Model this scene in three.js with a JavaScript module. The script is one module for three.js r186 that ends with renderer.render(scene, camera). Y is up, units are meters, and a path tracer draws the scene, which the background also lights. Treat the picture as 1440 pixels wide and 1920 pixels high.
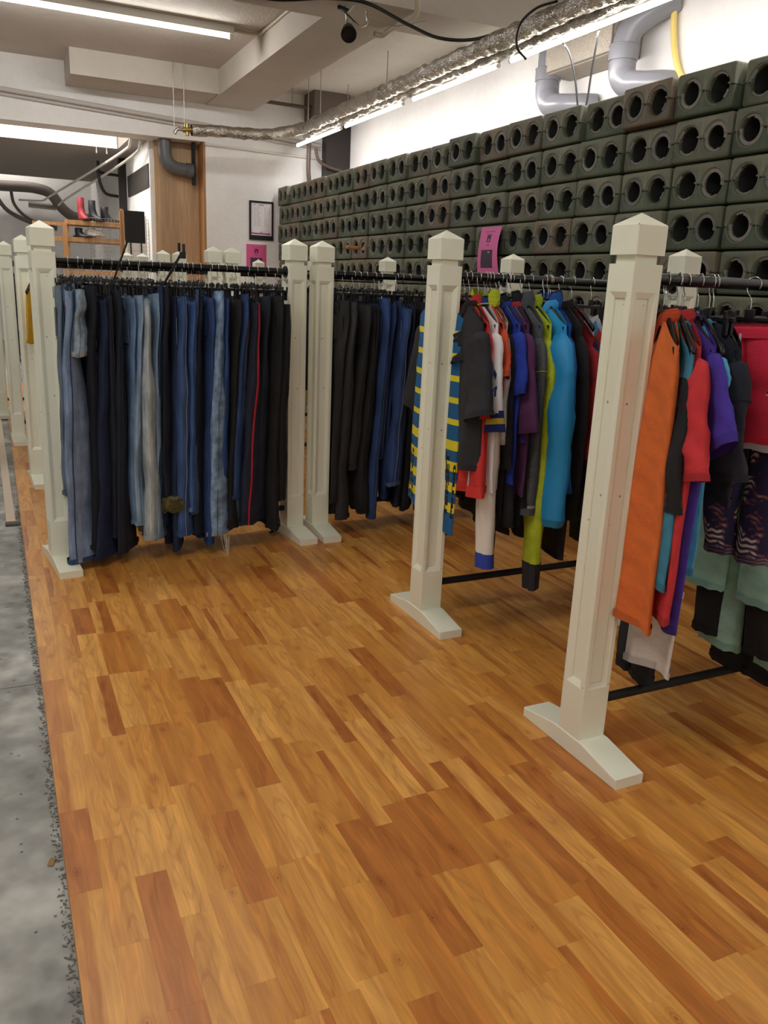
import * as THREE from 'three';
import { RoundedBoxGeometry } from 'three/addons/geometries/RoundedBoxGeometry.js';
import { mergeGeometries, mergeVertices, toCreasedNormals } from 'three/addons/utils/BufferGeometryUtils.js';
import { RectAreaLightUniformsLib } from 'three/addons/lights/RectAreaLightUniformsLib.js';
RectAreaLightUniformsLib.init();

// ---------------------------------------------------------------- camera, light, exposure
const scene = new THREE.Scene();
scene.background = new THREE.Color(0x000000);
const camera = new THREE.PerspectiveCamera(64.175, 1440 / 1920, 0.05, 60);
camera.position.set(0, 1.38, 0);
camera.rotation.set(-0.270222, -0.446335, 0.043331, 'YXZ');
scene.add(camera);
const renderer = new THREE.WebGLRenderer({ antialias: true });
renderer.toneMapping = THREE.LinearToneMapping;
renderer.toneMappingExposure = 1.14;
renderer.shadowMap.enabled = true;
const LAMP_WARM = new THREE.Color(1.0, 0.985, 0.95);
const LAMP_COOL = new THREE.Color(1.0, 0.95, 0.945);
function tubeLight(x, y, z, len, alongZ, intensity, color, wide = 0.06, tilt = 0) {   // area light of a tube, facing down
  const l = new THREE.RectAreaLight(color, intensity, alongZ ? wide : len, alongZ ? len : wide);
  l.position.set(x, y, z);
  if (!alongZ) l.quaternion.setFromRotationMatrix(new THREE.Matrix4().makeBasis(V(1, 0, 0), V(0, -Math.sin(tilt), -Math.cos(tilt)), V(0, Math.cos(tilt), -Math.sin(tilt)))); else l.quaternion.setFromRotationMatrix(new THREE.Matrix4().makeBasis(V(Math.cos(tilt), Math.sin(tilt), 0), V(0, 0, -1), V(-Math.sin(tilt), Math.cos(tilt), 0)));
  scene.add(l);
  return l;
}
const I_CEIL = 74, I_STRIP = 46;

// ---------------------------------------------------------------- helpers
let seed = 12345;
function rnd() { seed = (seed * 1664525 + 1013904223) >>> 0; return seed / 4294967296; }
function rr(a, b) { return a + (b - a) * rnd(); }
const used = new Map();
function numbered(name) {
  const n = used.get(name) || 0; used.set(name, n + 1);
  return n ? `${name}_${String(n).padStart(3, '0')}` : name;
}
function sh(m) { m.castShadow = true; m.receiveShadow = true; return m; }
function merged(g) { return Array.isArray(g) ? (g.length === 1 ? g[0] : mergeGeometries(g.map(k => { const q = k.index ? k.toNonIndexed() : k; for (const a of Object.keys(q.attributes)) if (!['position', 'normal', 'uv'].includes(a)) q.deleteAttribute(a); return q; }))) : g; }
function part(name, g, mat, parent) { const m = sh(new THREE.Mesh(merged(g), mat)); m.name = name; parent.add(m); return m; }
function thing(name, label, category, pos = [0, 0, 0], turn = 0, group) {
  const o = new THREE.Group(); o.name = numbered(name); o.position.set(...pos); o.rotation.y = turn;
  o.userData = { label, category }; if (group) o.userData.group = group; scene.add(o); return o;
}
function solo(name, label, category, g, mat, pos = [0, 0, 0], turn = 0, group) {
  const m = sh(new THREE.Mesh(merged(g), mat)); m.name = numbered(name); m.position.set(...pos); m.rotation.y = turn;
  m.userData = { label, category }; if (group) m.userData.group = group; scene.add(m); return m;
}
function struct(name, g, mat, label) {
  const m = sh(new THREE.Mesh(merged(g), mat)); m.name = numbered(name); m.userData = { kind: 'structure', label, category: 'structure' }; scene.add(m); return m;
}
function bx(x0, x1, y0, y1, z0, z1) { const g = new THREE.BoxGeometry(x1 - x0, y1 - y0, z1 - z0); g.translate((x0 + x1) / 2, (y0 + y1) / 2, (z0 + z1) / 2); return g; }
function rbx(w, h, d, r = 0.003, x = 0, y = 0, z = 0, s = 1) { const g = new RoundedBoxGeometry(w, h, d, s, r); g.translate(x, y, z); return g; }
function V(x, y, z) { return new THREE.Vector3(x, y, z); }
function tube(pts, r, seg = 24, rad = 8, closed = false) { return new THREE.TubeGeometry(new THREE.CatmullRomCurve3(pts.map(p => V(...p)), closed, 'centripetal'), seg, r, rad, closed); }
function cyl(a, b, r0, r1 = r0, n = 16, open = false) {      // cylinder from a to b
  const A = V(...a), B = V(...b), d = B.clone().sub(A), L = d.length();
  const g = new THREE.CylinderGeometry(r1, r0, L, n, 1, open);
  g.applyQuaternion(new THREE.Quaternion().setFromUnitVectors(V(0, 1, 0), d.normalize()));
  g.translate((A.x + B.x) / 2, (A.y + B.y) / 2, (A.z + B.z) / 2); return g;
}
function boxUV(g, s = 1) {                                     // uv in metres by the dominant face direction
  if (g.index) g = g.toNonIndexed();
  const p = g.attributes.position, n = g.attributes.normal, uv = new Float32Array(p.count * 2);
  for (let i = 0; i < p.count; i++) {
    const ax = Math.abs(n.getX(i)), ay = Math.abs(n.getY(i)), az = Math.abs(n.getZ(i));
    let u, v;
    if (ay >= ax && ay >= az) { u = p.getX(i); v = p.getZ(i); } else if (ax >= az) { u = p.getZ(i); v = p.getY(i); } else { u = p.getX(i); v = p.getY(i); }
    uv[2 * i] = u * s; uv[2 * i + 1] = v * s;
  }
  g.setAttribute('uv', new THREE.BufferAttribute(uv, 2)); return g;
}
function loft(rings, { capTop = false, capBottom = false, uvScale = null } = {}) {   // rings of equal count, closed around
  const n = rings[0].length, m = rings.length, pos = [], uv = [], idx = [];
  for (let i = 0; i < m; i++) for (let j = 0; j <= n; j++) {
    const p = rings[i][j % n]; pos.push(p[0], p[1], p[2]);
    if (uvScale) uv.push(j / n * uvScale[0], i / (m - 1) * uvScale[1]); else uv.push(j / n, i / (m - 1));
  }
  const w = n + 1;
  for (let i = 0; i < m - 1; i++) for (let j = 0; j < n; j++) { const a = i * w + j, b = a + 1, c = a + w, d = c + 1; idx.push(a, b, d, a, d, c); }
  function cap(i, flip) {
    let c = [0, 0, 0]; for (const p of rings[i]) { c[0] += p[0] / n; c[1] += p[1] / n; c[2] += p[2] / n; }
    const k = pos.length / 3; pos.push(...c); uv.push(0.5, i ? 1 : 0);
    for (let j = 0; j < n; j++) { const a = i * w + j, b = a + 1; if (flip) idx.push(k, b, a); else idx.push(k, a, b); }
  }
  if (capBottom) cap(0, true);
  if (capTop) cap(m - 1, false);
  const g = new THREE.BufferGeometry();
  g.setAttribute('position', new THREE.Float32BufferAttribute(pos, 3)); g.setAttribute('uv', new THREE.Float32BufferAttribute(uv, 2));
  g.setIndex(idx); g.computeVertexNormals();
  // weld the normals of the seam
  const N = g.attributes.normal;
  for (let i = 0; i < m; i++) { const a = i * w, b = a + n; const q = V(N.getX(a) + N.getX(b), N.getY(a) + N.getY(b), N.getZ(a) + N.getZ(b)).normalize(); N.setXYZ(a, q.x, q.y, q.z); N.setXYZ(b, q.x, q.y, q.z); }
  return g;
}
function quads(list) {                                         // flat quads, each [a,b,c,d] counter-clockwise
  const pos = [], uv = [];
  for (const [a, b, c, d] of list) { pos.push(...a, ...b, ...c, ...a, ...c, ...d); uv.push(0, 0, 1, 0, 1, 1, 0, 0, 1, 1, 0, 1); }
  const g = new THREE.BufferGeometry(); g.setAttribute('position', new THREE.Float32BufferAttribute(pos, 3)); g.setAttribute('uv', new THREE.Float32BufferAttribute(uv, 2)); g.computeVertexNormals(); return g;
}

// ---------------------------------------------------------------- noise and textures
function hash(x, y, s) { let h = Math.imul(x, 374761393) ^ Math.imul(y, 668265263) ^ Math.imul(s, 2147483647 - 1013); h = Math.imul(h ^ (h >>> 13), 1274126177); return ((h ^ (h >>> 16)) >>> 0) / 4294967296; }
function vnoise(x, y, s = 0, px = 0, py = 0) {
  const xi = Math.floor(x), yi = Math.floor(y); let fx = x - xi, fy = y - yi; fx = fx * fx * (3 - 2 * fx); fy = fy * fy * (3 - 2 * fy);
  const W = (a, p) => p ? ((a % p) + p) % p : a;
  const a = hash(W(xi, px), W(yi, py), s), b = hash(W(xi + 1, px), W(yi, py), s), c = hash(W(xi, px), W(yi + 1, py), s), d = hash(W(xi + 1, px), W(yi + 1, py), s);
  return a + (b - a) * fx + (c - a) * fy + (a - b - c + d) * fx * fy;
}
function fbm(x, y, s = 0, px = 0, py = 0, oct = 4) { let v = 0, a = 0.5, t = 0; for (let i = 0; i < oct; i++) { v += a * vnoise(x, y, s + i * 17, px, py); t += a; a *= 0.5; x *= 2; y *= 2; px *= 2; py *= 2; } return v / t; }
function dataTex(w, h, fn, srgb = true) {                       // fn(u, v, out) fills 0..255
  const d = new Uint8Array(w * h * 4), o = [0, 0, 0, 255];
  for (let y = 0; y < h; y++) for (let x = 0; x < w; x++) { fn(x / w, y / h, o, x, y); const k = (y * w + x) * 4; for (let c = 0; c < 3; c++) d[k + c] = Math.max(0, Math.min(255, o[c])); d[k + 3] = 255; }
  const t = new THREE.DataTexture(d, w, h, THREE.RGBAFormat); t.wrapS = t.wrapT = THREE.RepeatWrapping; t.magFilter = THREE.LinearFilter; t.minFilter = THREE.LinearFilter;
  if (srgb) t.colorSpace = THREE.SRGBColorSpace; t.needsUpdate = true; return t;
}
function canvasTex(w, h, draw) { const c = document.createElement('canvas'); c.width = w; c.height = h; const x = c.getContext('2d'); draw(x, w, h); const t = new THREE.CanvasTexture(c); t.colorSpace = THREE.SRGBColorSpace; t.magFilter = THREE.LinearFilter; return t; }
const lerp = (a, b, t) => a + (b - a) * t, clamp = (x, a = 0, b = 1) => Math.min(b, Math.max(a, x)), sm = (a, b, x) => { const t = clamp((x - a) / (b - a)); return t * t * (3 - 2 * t); };
const mixc = (A, B, t) => [lerp(A[0], B[0], t), lerp(A[1], B[1], t), lerp(A[2], B[2], t)];

// wood strips: 16 x 2 cells, each one strip of laminate print
const CELLS = [];
{
  const pal = [[212, 151, 74], [219, 160, 82], [205, 142, 65], [197, 132, 58], [190, 123, 54], [180, 111, 48], [214, 154, 74], [200, 137, 62]];
  let s0 = 77; const r2 = () => { s0 = (s0 * 1103515245 + 12345) >>> 0; return s0 / 4294967296; };
  for (let i = 0; i < 32; i++) {
    const base = pal[Math.floor(r2() * pal.length)], second = pal[Math.floor(r2() * pal.length)];
    CELLS.push({ base, second, split: r2() < 0.42 ? 0.25 + 0.5 * r2() : -1, cath: r2() < 0.5, cx: 0.2 + 0.6 * r2(), cy: r2() * 1.4 - 0.2, up: r2() < 0.5 ? 1 : -1, knots: r2() < 0.4 ? [[0.15 + 0.7 * r2(), 0.1 + 0.8 * r2(), 0.06 + 0.08 * r2()]] : [], sd: i * 31 + 5 });
  }
}
const woodTex = dataTex(2048, 1024, (u, v, o) => {
  const ci = Math.min(15, Math.floor(u * 16)), cj = Math.min(1, Math.floor(v * 2)), c = CELLS[cj * 16 + ci];
  const x = u * 16 - ci, y = v * 2 - cj;
  const warp = (fbm(x * 2.2, y * 3, c.sd, 0, 0, 3) - 0.5);
  let col = c.base.slice();
  if (c.split > 0) { const e = c.split + 0.22 * (fbm(y * 2.6, 3.1, c.sd + 9, 0, 0, 3) - 0.5); col = mixc(c.base, c.second, sm(e - 0.02, e + 0.02, x)); }
  let t = 0;
  t += (fbm(x * 24 + warp * 3, y * 4, c.sd + 1, 0, 0, 3) - 0.5) * 0.17;            // fine streaks
  t += (fbm(x * 4 + warp * 3, y * 2.6, c.sd + 2, 0, 0, 3) - 0.5) * 0.46;            // broad figure
  if (c.cath) { const dx = (x - c.cx) * 1.0, q = (y - c.cy) * c.up * 2.2 - dx * dx * 7 + warp * 0.6; const ring = Math.sin(q * 11 + warp * 5); t -= sm(0.3, 1, ring) * 0.1 * sm(0.5, 0.05, Math.abs(dx)); }
  for (const [kx, ky, kr] of c.knots) { const d = Math.hypot((x - kx), (y - ky) * 3.6 + warp * 0.25); t -= sm(kr * 2.6, 0, d) * 0.26 * (0.7 + 0.3 * Math.sin(d * 70)); t -= sm(kr * 0.5, 0, d) * 0.14; }
  t -= sm(0.012, 0, Math.min(x, 1 - x)) * 0.1;
  t += (hash(Math.floor(u * 2048), Math.floor(v * 1024), 3) - 0.5) * 0.035;
  const k = 1 + t * 0.7, n = Math.max(0, -t); o[0] = col[0] * (k + n * 0.16); o[1] = col[1] * (k - n * 0.14); o[2] = col[2] * (k - n * 0.28);
});
const concreteTex = dataTex(1024, 1024, (u, v, o) => {
  const a = fbm(u * 4, v * 4, 1, 4, 4, 6), b = fbm(u * 40, v * 40, 2, 40, 40, 3), c = fbm(u * 9, v * 9, 8, 9, 9, 4);
  let g = 142 + (a - 0.5) * 64 + (b - 0.5) * 52; if (c > 0.58) g += (c - 0.58) * 150; const d = fbm(u * 16, v * 16, 9, 16, 16, 4); if (d > 0.66) g -= (d - 0.66) * 170;
  if (hash(Math.floor(u * 340), Math.floor(v * 340), 5) > 0.9975) g -= 60;
  o[0] = g * 1.0; o[1] = g * 1.0; o[2] = g * 0.965;
});
const plasterTex = dataTex(512, 512, (u, v, o) => { const a = fbm(u * 6, v * 6, 11, 6, 6, 5), b = fbm(u * 64, v * 64, 12, 64, 64, 2); const g = 244 + (a - 0.5) * 14 + (b - 0.5) * 6; o[0] = g; o[1] = g - 2; o[2] = g - 4; });
const plasterBump = dataTex(512, 512, (u, v, o) => { const b = fbm(u * 40, v * 40, 21, 40, 40, 4); o[0] = o[1] = o[2] = b * 255; }, false);
const denimTex = dataTex(512, 512, (u, v, o, x, y) => {
  const tw = ((x + y) % 4 < 2 ? 1 : 0), slub = fbm(u * 90, v * 6, 31, 90, 6, 3), cloud = fbm(u * 7, v * 4, 33, 7, 4, 4), gr = hash(x, y, 37);
  const g = 190 + (tw - 0.5) * 16 + (slub - 0.5) * 60 + (cloud - 0.5) * 70 + (gr - 0.5) * 26; o[0] = g; o[1] = g; o[2] = g;
});
const acidTex = dataTex(512, 512, (u, v, o, x, y) => {
  const cloud = fbm(u * 22, v * 14, 43, 22, 14, 5), slub = fbm(u * 90, v * 6, 44, 90, 6, 2), gr = hash(x, y, 38), big = fbm(u * 3, v * 2, 45, 3, 2, 3);
  const g = 190 + (cloud - 0.5) * 150 + (slub - 0.5) * 40 + (big - 0.5) * 60 + (gr - 0.5) * 24; o[0] = g; o[1] = g; o[2] = g;
});
const knitTex = dataTex(256, 256, (u, v, o, x, y) => { const g = 225 + (hash(x, y, 51) - 0.5) * 22 + (fbm(u * 8, v * 8, 52, 8, 8, 3) - 0.5) * 36; o[0] = o[1] = o[2] = g; });
const marlTex = dataTex(256, 256, (u, v, o, x, y) => { const g = 205 + (hash(x, Math.floor(y / 3), 55) - 0.5) * 90 + (fbm(u * 8, v * 8, 56, 8, 8, 3) - 0.5) * 40; o[0] = o[1] = o[2] = g; });
const clothBump = dataTex(256, 256, (u, v, o, x, y) => { o[0] = o[1] = o[2] = 128 + (fbm(u * 48, v * 48, 61, 48, 48, 2) - 0.5) * 160 + (((x + y) & 3) < 2 ? 20 : -20); }, false);
const foilBump = dataTex(512, 512, (u, v, o) => { const a = Math.abs(fbm(u * 10, v * 10, 71, 10, 10, 5) - 0.5) * 2, b = Math.abs(fbm(u * 26, v * 26, 72, 26, 26, 3) - 0.5) * 2; o[0] = o[1] = o[2] = 255 * clamp(0.65 * a + 0.45 * b); }, false);
const grimeTex = dataTex(512, 512, (u, v, o) => {
  const a = fbm(u * 5, v * 5, 81, 5, 5, 6), b = fbm(u * 50, v * 12, 82, 50, 12, 3), s = fbm(u * 2, v * 2, 83, 2, 2, 4);
  const base = [215 + (b - 0.5) * 50, 215 + (b - 0.5) * 50, 210 + (b - 0.5) * 50], dust = [250, 232, 210]; const c = mixc(base, dust, sm(0.5, 0.75, a)); const k = 0.8 + s * 0.4; o[0] = c[0] * k; o[1] = c[1] * k; o[2] = c[2] * k;
});
const paintTex = dataTex(512, 1024, (u, v, o) => {
  const a = fbm(u * 12, v * 24, 91, 12, 24, 4), b = fbm(u * 4, v * 6, 92, 4, 6, 4), s = fbm(u * 70, v * 40, 93, 70, 40, 2);
  let g = [240 + (b - 0.5) * 10, 241 + (b - 0.5) * 10, 222 + (b - 0.5) * 18]; const cu = u * 60, cv = v * 70, ci = Math.floor(cu), cj = Math.floor(cv); if (hash(ci, cj, 94) > 0.985) { const q = Math.hypot((cu - ci - 0.5) * 1.6, (cv - cj - 0.5) * (1 + 2 * hash(ci, cj, 95))); if (q + (s - 0.5) * 0.5 < 0.26) g = [150, 132, 108]; } o[0] = g[0]; o[1] = g[1]; o[2] = g[2];
});
const veneerTex = dataTex(512, 512, (u, v, o) => {
  const w = fbm(u * 3, v * 2, 101, 3, 2, 3) - 0.5, a = fbm(u * 60 + w * 3, v * 4, 102, 60, 4, 3), b = fbm(u * 8, v * 1, 103, 8, 1, 4); const k = 1 + (a - 0.5) * 0.2 + (b - 0.5) * 0.3; o[0] = 178 * k; o[1] = 147 * k; o[2] = 113 * k;
});

// ---------------------------------------------------------------- materials
function M(color, o = {}) { const m = new THREE.MeshStandardMaterial({ color, roughness: 0.6, metalness: 0, ...o }); return m; }
function rep(t, a, b = a) { const c = t.clone(); c.repeat.set(a, b); c.needsUpdate = true; return c; }
const mat = {
  wood: M(0xffffff, { map: woodTex, roughness: 0.36 }),
  woodEdge: M(0x8a6f50, { roughness: 0.8 }),
  concrete: M(0xffffff, { map: rep(concreteTex, 0.45), roughness: 0.85, bumpMap: rep(concreteTex, 0.9), bumpScale: 0.003 }),
  wall: M(0xffffff, { map: rep(plasterTex, 0.5), roughness: 0.9, bumpMap: rep(plasterBump, 0.8), bumpScale: 0.0007 }),
  ceil: M(0xd6d0c8, { map: rep(plasterTex, 0.5), roughness: 0.92, bumpMap: rep(plasterBump, 1.6), bumpScale: 0.004 }),
  beam: M(0xcfc8bf, { map: rep(plasterTex, 0.5), roughness: 0.9 }),
  greybeam: M(0x9a9189, { roughness: 0.9 }),
  paint: M(0xffffff, { map: rep(paintTex, 1, 0.7), roughness: 0.42 }),
  black: M(0x0c0c0d, { roughness: 0.32 }),
  blackMatt: M(0x121214, { roughness: 0.7 }),
  plastic: M(0x101012, { roughness: 0.35 }),
  chrome: M(0xd6d6d8, { roughness: 0.18, metalness: 1 }),
  steel: M(0xb9b6ad, { roughness: 0.35, metalness: 0.9 }),
  foil: M(0xc4c0ba, { roughness: 0.2, metalness: 1, bumpMap: rep(foilBump, 8, 3), bumpScale: 0.01 }),
  whiteMetal: M(0xe9e6de, { roughness: 0.4 }),
  tubeGlow: M(0xffffff, { emissive: 0xfff6ea, emissiveIntensity: 9, roughness: 0.4 }),
  pvc: M(0x808187, { roughness: 0.3 }),
  pvcDark: M(0x606266, { roughness: 0.4 }),
  brownPipe: M(0x54433a, { roughness: 0.6 }),
  yellow: M(0xe8cf7a, { roughness: 0.5 }),
  brass: M(0xb39a55, { roughness: 0.35, metalness: 0.9 }),
  veneer: M(0xffffff, { map: rep(veneerTex, 1.2, 0.8), roughness: 0.6 }),
  pine: M(0xffffff, { map: rep(veneerTex, 3, 0.6), color: 0xf6dcb8, roughness: 0.65 }),
  darkSteel: M(0x2b2624, { roughness: 0.6 }),
  darkBand: M(0x3c3733, { roughness: 0.7 }),
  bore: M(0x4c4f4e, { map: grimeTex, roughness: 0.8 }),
};
// ---------------------------------------------------------------- the room
const Yc = 3.77;
struct('floor', [boxUV(bx(-4, 4.98, -0.2, -0.02, -18.8, 4)), boxUV(bx(-4, 4.98, -0.02, -0.0085, -2.829, 4)), boxUV(bx(-4, 4.98, -0.02, -0.0085, -18.8, -2.835))], mat.concrete, 'grey worn concrete floor slab');
const lam = new THREE.Group(); lam.name = 'floor_laminate'; lam.userData = { kind: 'structure', label: 'golden brown strip laminate floor', category: 'structure' }; scene.add(lam);
{
  const P = 0.0735, x0 = 0.058, zEnd = -11.28, zStart = 1.2, list = [];
  const ncol = Math.floor((4.57 - x0) / P);
  for (let i = 0; i < ncol; i++) {
    let z = zStart - rnd() * 0.35;
    while (z > zEnd) {
      const L = rr(0.27, 0.46), z1 = Math.max(zEnd, z - L), xa = x0 + i * P;
      if (xa < 3.65 || z > -1.0) list.push([xa, xa + P, z1, z, Math.floor(rnd() * 32), rnd() < 0.5, rr(0, 0.3)]);
      z = z1; if (z - zEnd < 0.12) break;
    }
  }
  function plankGeo([xa, xb, za, zb, cell, flip, off], origin) {
    const g = 0.0001, ci = cell % 16, cj = Math.floor(cell / 16), L = zb - za, span = Math.min(0.97, L / 0.46);
    const u0 = ci / 16 + 0.0012, u1 = (ci + 1) / 16 - 0.0012, v0 = cj / 2 + 0.008 + off * (1 - span) / 2, v1 = v0 + span * 0.48;
    const geo = bx(xa + g, xb - g, -0.008, 0, za + g, zb - g), p = geo.attributes.position, uv = geo.attributes.uv;
    for (let i = 0; i < p.count; i++) { let s = (p.getX(i) - xa) / (xb - xa), t = (p.getZ(i) - za) / (zb - za); if (flip) { s = 1 - s; t = 1 - t; } uv.setXY(i, lerp(u0, u1, s), lerp(v0, v1, t)); }
    if (origin) geo.translate(-(xa + xb) / 2, 0, -(za + zb) / 2);
    return geo;
  }
  // size on the picture ~ 1 / distance squared, planks behind the camera last
  const score = q => { const x = (q[0] + q[1]) / 2, z = (q[2] + q[3]) / 2, d = x * 0.416 - z * 0.869 + 0.37, s = x * 0.902 + z * 0.43, h = Math.abs(s / d); return d < 1.15 || h > 0.52 ? 1e3 + Math.hypot(x, z) : d; };
  list.sort((a, b) => score(a) - score(b));
  for (const q of list.slice(0, 300)) { const m = part('plank', plankGeo(q, true), mat.wood, lam); m.position.set((q[0] + q[1]) / 2, 0, (q[2] + q[3]) / 2); }
  const rest = part('planks', list.slice(300).map(q => plankGeo(q, false)), mat.wood, lam); rest.userData.kind = 'stuff';
  part('board_edge', bx(x0 - 0.0015, x0 - 0.0002, -0.0084, -0.0006, zEnd, zStart), mat.woodEdge, lam);
}
// shell
struct('wall_right', boxUV(bx(4.58, 4.98, -0.0085, Yc, -11.3, 4)), mat.wall, 'white plastered side wall behind the crates');
struct('wall_back', boxUV(bx(2.64, 4.98, -0.0085, Yc, -11.7, -11.3)), mat.wall, 'white back wall with the framed notice');
struct('wall_lintel', boxUV(bx(-4.2, 2.64, 3.06, Yc, -11.7, -11.3)), mat.wall, 'white beam over the opening to the next room');
struct('wall_left', boxUV(bx(-4.4, -4, -0.0085, Yc, -18.8, 4)), mat.wall, 'white wall left of the walkway');
struct('wall_front', boxUV(bx(-4.4, 4.98, -0.0085, Yc, 4, 4.3)), mat.wall, 'white wall behind the viewer');
struct('ceiling', boxUV(bx(-4.4, 4.98, Yc, Yc + 0.25, -18.8, 4.3)), mat.ceil, 'rough white concrete ceiling');
struct('ceiling_beam', boxUV(bx(-4, 4.579, 3.49, Yc, -7.13, -6.55)), mat.beam, 'wide ceiling beam crossing above the racks');
struct('ceiling_beam', boxUV(bx(2.65, 3.26, 3.49, Yc, -11.299, -7.131)), mat.beam, 'ceiling beam running towards the back wall');
struct('ceiling_beam', boxUV(bx(0.985, 2.649, 3.5, Yc, -11.299, -10.6)), mat.beam, 'white boxed beam in front of the back lintel');
// next room
struct('ceiling_slab', [boxUV(bx(-4, 1.99, 3.07, Yc, -17.7, -12.87)), boxUV(bx(1.77, 1.99, 3.07, Yc, -12.87, -11.7))], mat.greybeam, 'low grey slab of the next room');
struct('wall_recess', boxUV(bx(-4, 1.76, 3.071, Yc - 0.001, -12.869, -12.84)), mat.wall, 'white upstand of the lit ceiling recess in the next room');
struct('wall_partition', boxUV(bx(2.0, 2.3, -0.0085, Yc, -18.6, -11.701)), mat.wall, 'white partition of the next room');
struct('wall_far', boxUV(bx(-4, 2.0, -0.0085, Yc, -18.8, -18.6)), mat.wall, 'far white wall of the next room');
struct('trim_1', bx(1.985, 1.999, 2.5, 2.79, -13.55, -11.75), mat.darkBand, 'dark grey band on the partition');
struct('trim_2', [bx(1.9, 1.999, 1.9, 3.06, -13.9, -13.75)], mat.darkSteel, 'dark post at the end of the partition');
struct('trim_3', [boxUV(bx(2.04, 2.625, -0.0085, 3.055, -11.64, -11.6))], mat.veneer, 'tall wood veneer panel closing the opening');
struct('trim_4', bx(2.61, 2.638, -0.0085, 3.055, -11.64, -11.302), mat.pine, 'narrow wooden edge of the veneer panel');
struct('trim_5', boxUV(bx(4.235, 4.579, -0.0085, 3.5, -11.299, -11.12)), mat.darkSteel, 'dark brown steel column in the back corner');

// ---------------------------------------------------------------- lamps
function tubeLamp(label, x0, x1, z, y, intensity, group, twin = false) {
  const L = x1 - x0, t = thing('tube_lamp', label, 'lamp', [(x0 + x1) / 2, y, z], 0, group);
  part('housing', rbx(L, 0.07, 0.1, 0.006, 0, -0.035, 0), mat.whiteMetal, t);
  for (const s of [-1, 1]) part('end_cap', rbx(0.035, 0.05, 0.04, 0.004, s * (L / 2 - 0.022), -0.093, 0), mat.whiteMetal, t);
  part('light_tube', cyl([-L / 2 + 0.04, -0.093, 0], [L / 2 - 0.04, -0.093, 0], 0.017, 0.017, 12), mat.tubeGlow, t);
  for (const s of [-1, 1]) tubeLight((x0 + x1) / 2, y - 0.105, z + s * 0.024, L - 0.1, false, intensity * 0.62, LAMP_WARM, 0.05, s * 0.85);   // a bare tube shines to both sides
  return t;
}
tubeLamp('long white fluorescent lamp on the ceiling over the far racks', -0.35, 2.36, -8.85, Yc - 0.0005, I_CEIL);
tubeLamp('long white fluorescent lamp on the ceiling above the middle of the shop', -1.4, 1.3, -4.6, Yc - 0.0005, I_CEIL);
tubeLamp('long white fluorescent lamp on the ceiling above the viewer', -2.2, 0.5, -1.6, Yc - 0.0005, I_CEIL * 1.35);
tubeLamp('long white fluorescent lamp on the ceiling behind the viewer', -1.0, 1.7, 3.0, Yc - 0.0005, I_CEIL);
tubeLamp('fluorescent lamp in the ceiling recess of the next room', -1.6, 1.2, -12.25, Yc - 0.0005, I_CEIL * 3);
tubeLamp('fluorescent lamp by the far wall of the next room', -1.6, 1.2, -18.1, Yc - 0.0005, I_CEIL * 0.5);
// strip lights under the foil pipes
[[-10.92, -9.4], [-9.28, -7.8], [-7.6, -6.1], [-5.94, -4.15], [-4.0, -2.3], [-2.15, -0.5], [-0.3, 1.3]].forEach(([a, b], i) => {
  const n = ['farthest', 'second farthest', 'third farthest', 'fourth farthest', 'fifth', 'sixth', 'nearest'][i];
  const t = thing('strip_light', `${n} slim strip light under the foil pipes above the crates`, 'lamp', [3.75, 3.08, (a + b) / 2], 0, 'strip lights under the foil pipe'), L = b - a;
  part('housing', rbx(0.035, 0.02, L, 0.004, 0, 0.028, 0), mat.whiteMetal, t);
  part('light_tube', cyl([0, 0, -L / 2 + 0.015], [0, 0, L / 2 - 0.015], 0.016, 0.016, 12), mat.tubeGlow, t);
  part('end_cap', cyl([0, 0, -L / 2], [0, 0, -L / 2 + 0.016], 0.017), mat.whiteMetal, t); part('end_cap', cyl([0, 0, L / 2 - 0.016], [0, 0, L / 2], 0.017), mat.whiteMetal, t);
  tubeLight(3.762, 3.058, (a + b) / 2, L - 0.05, true, I_STRIP, LAMP_COOL, 0.05, 0.75);
});

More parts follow.
